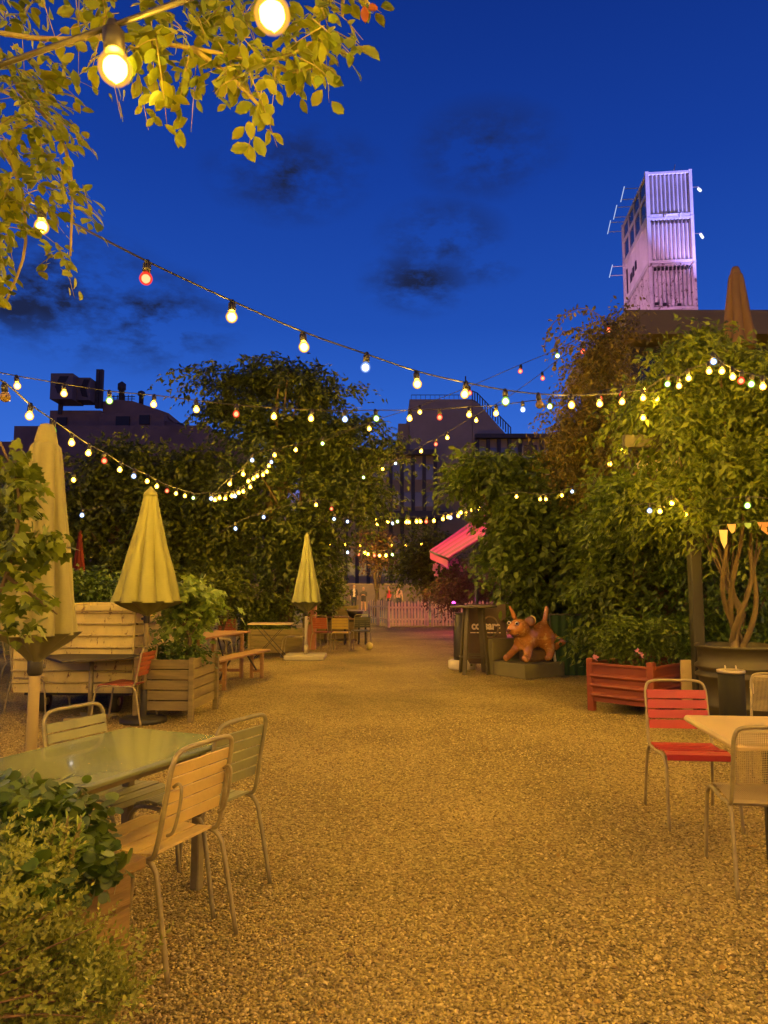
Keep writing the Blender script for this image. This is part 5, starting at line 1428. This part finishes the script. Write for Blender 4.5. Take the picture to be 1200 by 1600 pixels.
fo = bpy.data.objects.new('lettering', fm); C.objects.link(fo); fo.parent = t; fo.location = (-.02, -.044, zc); fo.rotation_euler = (R(90), 0, 0); fo.scale = (.84, 1, 1)
m = MB()
rr = random.Random(1); x = -.29
while x < .26: l = rr.uniform(.03, .07); m.box((x, -.028, zc - .125), (l, .004, .018)); x += l + .014
m.build('small_print', MATS['cream_letters'], t)
m = MB(); m.box((-w_ / 2 + .06, .03, .1), (.04, .3, .03)); m.box((w_ / 2 - .06, .03, .1), (.04, .3, .03)); m.box((0, -.03, .30), (w_, .012, .03)); m.build('foot', M_olive, t)

# ---- picket fence
M_picket = mat('raw_pickets', (.60, .46, .28), .7, var=.2, vscale=3)
def picket(label, a, b, n, h, grp):
    t = thing('picket_fence', label, 'fence', (a.x, a.y, 0), math.atan2(b.y - a.y, b.x - a.x), grp)
    L_ = (b - a).length; m = MB()
    for z in (.3, .78): m.box((L_ / 2, .03, z * h), (L_, .03, .07))
    m.build('rail', M_picket, t)
    for i in range(n):
        x = L_ * (i + .5) / n; w_ = .085; hh = h * random.uniform(.94, 1.04)
        m = MB(); Mx = Matrix.Translation((x, .01, .04)) @ Matrix.Rotation(R(random.uniform(-1.5, 1.5)), 4, 'Y') @ Matrix.Rotation(R(90), 4, 'X')
        m.prism([(-w_ / 2, 0), (w_ / 2, 0), (w_ / 2, hh - .06), (0, hh), (-w_ / 2, hh - .06)], .022, Mx); m.build('picket', M_picket, t)
    for x in (.05, L_ - .05): m = MB(); m.box((x, .08, h * .5), (.09, .09, h), bev=.01); m.build('post', M_picket, t)
    return t
z_ = gp(604, 979); a = gp(588, 979); b = gp(606, 981)
picket('short end panel of the picket fence by the garden entrance', gp(588, 977), gp(605, 981), 5, 1.02, 'picket fence panels')
picket('long middle panel of the raw wooden picket fence', gp(606, 980), gp(671, 979), 13, .98, 'picket fence panels')
picket('right panel of the picket fence in the pink light', gp(673, 979), gp(712, 980), 7, .98, 'picket fence panels')
picket('darker panel of the picket fence continuing behind the high table', gp(713, 980), gp(775, 979), 11, .98, 'picket fence panels')
picket('dark gate panel at the left end of the picket fence', gp(574, 972), gp(587, 976), 4, .95, 'picket fence panels').children
# low purple-grey wall and forecourt behind the people
D = 52
t = thing('low_wall', 'long low grey wall behind the people', 'wall', (at(600, 950, D).x, D, 0))
m = MB(); m.box((0, 0, .9), (30, .4, 1.8)); m.build('wall_body', mat('grey_purple_wall', (.16, .12, .14), .8, var=.1), t)
m = MB(); m.box((0, 0, 1.83), (30, .5, .06)); m.build('coping', M_conc, t)

# ================================================================ ANIMAL STATUE
def skin_obj(name, nodes, edges, mats, parent, sub=2, matfn=None, root=0, M=None):
    me = bpy.data.meshes.new(name); me.from_pydata([n[0] for n in nodes], edges, [])
    o = bpy.data.objects.new(name, me); C.objects.link(o)
    o.modifiers.new('s', 'SKIN'); sv = me.skin_vertices[0].data
    for i, n in enumerate(nodes):
        r = n[1] if isinstance(n[1], tuple) else (n[1], n[1]); sv[i].radius = r; sv[i].use_root = (i == root)
    sb = o.modifiers.new('d', 'SUBSURF'); sb.levels = sub; sb.render_levels = sub
    dg = bpy.context.evaluated_depsgraph_get(); dg.update()
    me2 = bpy.data.meshes.new_from_object(o.evaluated_get(dg)); bpy.data.objects.remove(o)
    me2.name = name
    me2.materials.clear()
    for m_ in mats: me2.materials.append(m_)
    for p_ in me2.polygons:
        p_.use_smooth = True
        if matfn: p_.material_index = matfn(p_.center)
    o = bpy.data.objects.new(name, me2); C.objects.link(o); o.parent = parent
    return o
def statue():
    D = 12.75; c = at(828, 1040, D)
    zb = at(830, 1036, D - .2).z
    bl = thing('stone_block', 'olive concrete block with a raised back slab carrying the animal statue', 'plinth', (c.x, c.y + .1, 0), R(34))
    m = MB(); m.box((0, 0, zb / 2), (.96, .78, zb), bev=.012); m.build('block', mat('olive_concrete', (.12, .105, .05), .8, var=.15, vscale=4, bump=.3), bl)
    m = MB(); m.box((.0, .455, .31), (.96, .12, .62), bev=.01); m.build('raised_end', MATS['olive_concrete'], bl)
    m = MB(); m.box((.18, .02, zb + .10), (.52, .34, .20), bev=.04); m.build('rock_mound', mat('brown_mound', (.17, .10, .05), .8, var=.2), bl)
    def gloss():
        m = mat('glazed_brown', (.34, .135, .032), .2, 0, var=.4, vscale=5, coat=1, dirt=((.50, .28, .08), .54)); return m
    G = gloss()
    t = thing('dog_statue', 'glossy brown puppy statue leaning down on its front paws with tail raised', 'statue', (c.x - .02, c.y + .05, zb), R(24)); t.scale = (1.1, 1.1, 1.1)
    # local: x right (tail), -x left (head); z up
    nodes = [((.24, 0, .44), (.23, .225)), ((.06, -.02, .39), (.19, .19)), ((-.08, -.04, .36), (.15, .165)), ((-.15, -.06, .44), (.13, .13)), ((-.22, -.08, .57), (.225, .20)), ((-.38, -.14, .50), (.12, .105)), ((-.42, -.16, .48), (.055, .05)),
             ((-.10, -.16, .22), .075), ((-.14, -.20, .11), .065), ((-.20, -.24, .07), (.075, .06)), ((-.27, -.26, .065), (.065, .05)),
             ((-.16, .08, .22), .07), ((-.30, .06, .11), .06), ((-.38, .03, .07), (.07, .06)), ((-.43, .02, .06), (.06, .05)),
             ((.36, -.10, .36), .145), ((.49, -.14, .28), .10), ((.58, -.15, .33), .085), ((.60, -.16, .20), (.07, .10)),
             ((.30, -.12, .27), .14), ((.30, -.18, .15), .085), ((.26, -.20, .07), .06), ((.17, -.22, .05), .055),
             ((.33, .0, .60), .055), ((.36, .01, .71), .04), ((.385, .01, .82), .042), ((.39, .01, .88), .025)]
    edges = [(0, 1), (1, 2), (2, 3), (3, 4), (4, 5), (5, 6), (2, 7), (7, 8), (8, 9), (9, 10), (2, 11), (11, 12), (12, 13), (13, 14), (0, 15), (15, 16), (16, 17), (17, 18), (0, 19), (19, 20), (20, 21), (21, 22), (0, 23), (23, 24), (24, 25), (25, 26)]
    skin_obj('body', nodes, edges, [G], t)
    skin_obj('ear', [((-.23, .0, .66), (.07, .05)), ((-.27, .01, .78), (.055, .03)), ((-.32, .02, .88), (.025, .018))], [(0, 1), (1, 2)], [G], t)
    M_ear = mat('dark_ear', (.10, .03, .015), .3, coat=.6)
    skin_obj('ear', [((-.14, -.17, .70), (.05, .07)), ((-.10, -.22, .64), (.045, .12)), ((-.11, -.23, .54), (.035, .08))], [(0, 1), (1, 2)], [M_ear], t)
    skin_obj('ear', [((-.09, -.20, .72), (.02, .03)), ((-.045, -.23, .68), (.018, .05)), ((-.05, -.24, .60), (.015, .03))], [(0, 1), (1, 2)], [mat('cream_ear_rim', (.6, .45, .2), .4, coat=.5)], t)
    for (x, y, z) in ((-.335, -.205, .61), (-.385, -.065, .615)):
        m = MB(); m.lathe([(.001, -.032), (.024, -.022), (.032, 0), (.024, .022), (.001, .032)], 12, (x, y, z), cap=False); e = m.build('eye', mat('eye_white', (.7, .6, .5), .15), t)
        m = MB(); m.lathe([(.001, -.018), (.016, -.01), (.018, 0), (.012, .012), (.001, .017)], 10, (x - .016, y - .018, z), cap=False); m.build('pupil', mat('eye_black', (.01, .01, .01), .1), e)
    m = MB(); m.lathe([(.001, -.03), (.028, -.018), (.036, 0), (.028, .018), (.001, .028)], 12, (-.475, -.18, .50), cap=False); m.build('nose', M_ear, t)
    m = MB(); m.tube([(-.44, -.22, .445), (-.39, -.24, .43), (-.33, -.245, .45)], .009, 6, smooth_pts=3); m.build('mouth', M_ear, t)
    m = MB(); m.tube([(.40, -.16, .0), (.38, -.14, .26)], .022, 8); m.build('support_rod', mat('white_rod', (.75, .68, .55), .5), t)
statue()

# ================================================================ PEOPLE
SK = mat('skin', (.50, .28, .19), .6)
def person(label, p, rz, h, top, legs, skinleg_from=None, arm='down', hair=(.06, .035, .02), long_hair=False, bag=None, stride=.1, jacket=None):
    t = thing('person', label, 'person', (p.x, p.y, 0), rz, 'people standing beyond the picket fence')
    s = h / 1.75
    N = [((0, 0, .95), (.15, .10)), ((0, 0, 1.12), (.15, .11)), ((0, 0, 1.32), (.20, .13)), ((0, 0, 1.45), (.085, .07)), ((0, .01, 1.52), (.065, .065)), ((0, .02, 1.60), (.105, .12)), ((0, .015, 1.70), (.095, .108)), ((0, .01, 1.75), (.04, .05))]
    E = [(0, 1), (1, 2), (2, 3), (3, 4), (4, 5), (5, 6), (6, 7)]
    for sd in (-1, 1):
        b = len(N); st = stride * sd
        N += [((sd * .10, 0, .86), (.085, .09)), ((sd * .11, st * .6 + .02, .5), (.055, .06)), ((sd * .12, st, .12), (.036, .04)), ((sd * .12, st + .02, .05), (.04, .045)), ((sd * .13, st + .13, .035), (.04, .03))]
        E += [(0, b), (b, b + 1), (b + 1, b + 2), (b + 2, b + 3), (b + 3, b + 4)]
        b = len(N)
        if arm == 'down' or (arm == 'onearm' and sd < 0):
            N += [((sd * .19, 0, 1.39), .055), ((sd * .24, -.02, 1.12), .04), ((sd * .25, .06, .88), .028), ((sd * .25, .08, .80), (.035, .02))]
        else:
            N += [((sd * .19, 0, 1.39), .055), ((sd * .25, .04, 1.14), .04), ((sd * .06, .2, 1.18), .03), ((sd * -.04, .19, 1.22), (.035, .025))]
        E += [(2, b), (b, b + 1), (b + 1, b + 2), (b + 2, b + 3)]
        hb = b + 3; hp = Vector(N[hb][0]); dirh = (hp - Vector(N[b + 2][0])).normalized()
        for f in range(5):   # fingers
            off = Vector((0, (f - 1.8) * .016, 0)) if f < 4 else Vector((0, .035, .02))
            k = len(N); N.append((tuple(hp + off + dirh * (.075 if f in (1, 2) else .06) * (1 if f < 4 else .5)), .009)); E.append((hb, k))
    N = [(tuple(c * s for c in n[0]), tuple(q * s for q in n[1]) if isinstance(n[1], tuple) else n[1] * s) for n in N]
    hip = .93 * s; nk = 1.47 * s
    def mf(c):
        if c.z > nk: return 0
        if c.z > hip:
            if abs(c.x) > .2 * s and c.z < 1.0 * s: return 0
            if arm != 'down' and c.y > .15 * s: return 0
            if jacket is not None and abs(c.x) < .075 * s and c.y > 0: return 4
            return 1
        if abs(c.x) > .2 * s and c.z > .7 * s: return 0
        if c.z < .07 * s: return 3
        if skinleg_from and c.z < skinleg_from * s: return 0
        return 2
    mats = [SK, top, legs, mat('dark_shoes', (.05, .04, .035), .6), jacket or top]
    skin_obj('body', N, E, mats, t, 2, mf)
    m = MB(); hm = mat('hair_%d' % int(hair[0] * 1000), hair, .6)
    m.lathe([(.001, 1.775), (.05, 1.765), (.083, 1.72), (.095, 1.66), (.09, 1.60), (.07, 1.56 if not long_hair else 1.40), (.04, 1.54 if not long_hair else 1.36)], 14, (0, -.02, 0), Matrix.Scale(s, 4), cap=False); m.build('hair', hm, t)
    m = MB()
    for sx in (-1, 1): m.lathe([(.001, -.008), (.008, 0), (.001, .008)], 6, (sx * .032, .098, 1.645), Matrix.Scale(s, 4), cap=False)
    m.build('eyes', MATS['eye_black'], t)
    m = MB(); m.lathe([(.014, -.02), (.016, -.005), (.006, .02)], 6, (0, .105, 1.62), Matrix.Scale(s, 4)); m.box((0, .1, 1.575), (.045, .012, .008), Matrix.Scale(s, 4)); m.build('nose_and_mouth', SK, t)
    if bag:
        m = MB(); m.box((.27 * s, -.06, .98 * s), (.10, .26, .24), bev=.03); m.tube([(.25 * s, -.15, 1.08 * s), (.1 * s, -.1, 1.42 * s), (.24 * s, .05, 1.08 * s)], .012, 6, smooth_pts=4); m.build('shoulder_bag', bag, t)
Mdk = mat('dark_cloth', (.035, .03, .045), .8); Mwh = mat('white_cloth', (.62, .52, .46), .8); Mrd = mat('red_cloth', (.55, .05, .06), .8); Mpk = mat('pale_pink_cloth', (.7, .4, .36), .8); Mjn = mat('dark_jeans', (.03, .035, .06), .8); Mbg = mat('beige_trousers', (.5, .36, .26), .8)
person('person in an open dark jacket over a pale shirt and dark trousers, furthest left', gp(553, 954), R(185), 1.80, Mdk, Mjn, jacket=Mwh)
person('person in dark top and shorts with bare legs and folded arms', gp(568, 956), R(170), 1.62, Mdk, Mdk, skinleg_from=.72, arm='fold')
person('person in a red top seen over the fence', gp(608, 955), R(120), 1.66, Mrd, Mjn, arm='down')
person('fair haired person in a pale pink top with a shoulder bag, behind the fence', gp(623, 955), R(190), 1.72, Mpk, Mjn, arm='onearm', hair=(.35, .2, .09), long_hair=True, bag=mat('tan_bag', (.4, .25, .2), .6))

# ---- small litter on the gravel
def fallen_leaves():
    n = 420
    Dd = 2.2 + 14 * rng.random(n) ** 1.3
    P = np.stack([(rng.random(n) * 2 - 1) * .55 * Dd, Dd, np.full(n, .012)], 1)
    D_ = rng.normal(0, 1, (n, 3)) * np.array([1, 1, .12]); N_ = rng.normal(0, .25, (n, 3)) + np.array([0, 0, 1.])
    o = leaf_obj('fallen_leaves', P, D_, N_, .018 + .03 * rng.random(n), T_OVAL, leafmat('dry_leaves', [(.20, .11, .03), (.32, .20, .05), (.14, .09, .03), (.40, .28, .09)], .8, .1))
    kind(o, 'stuff')
fallen_leaves()
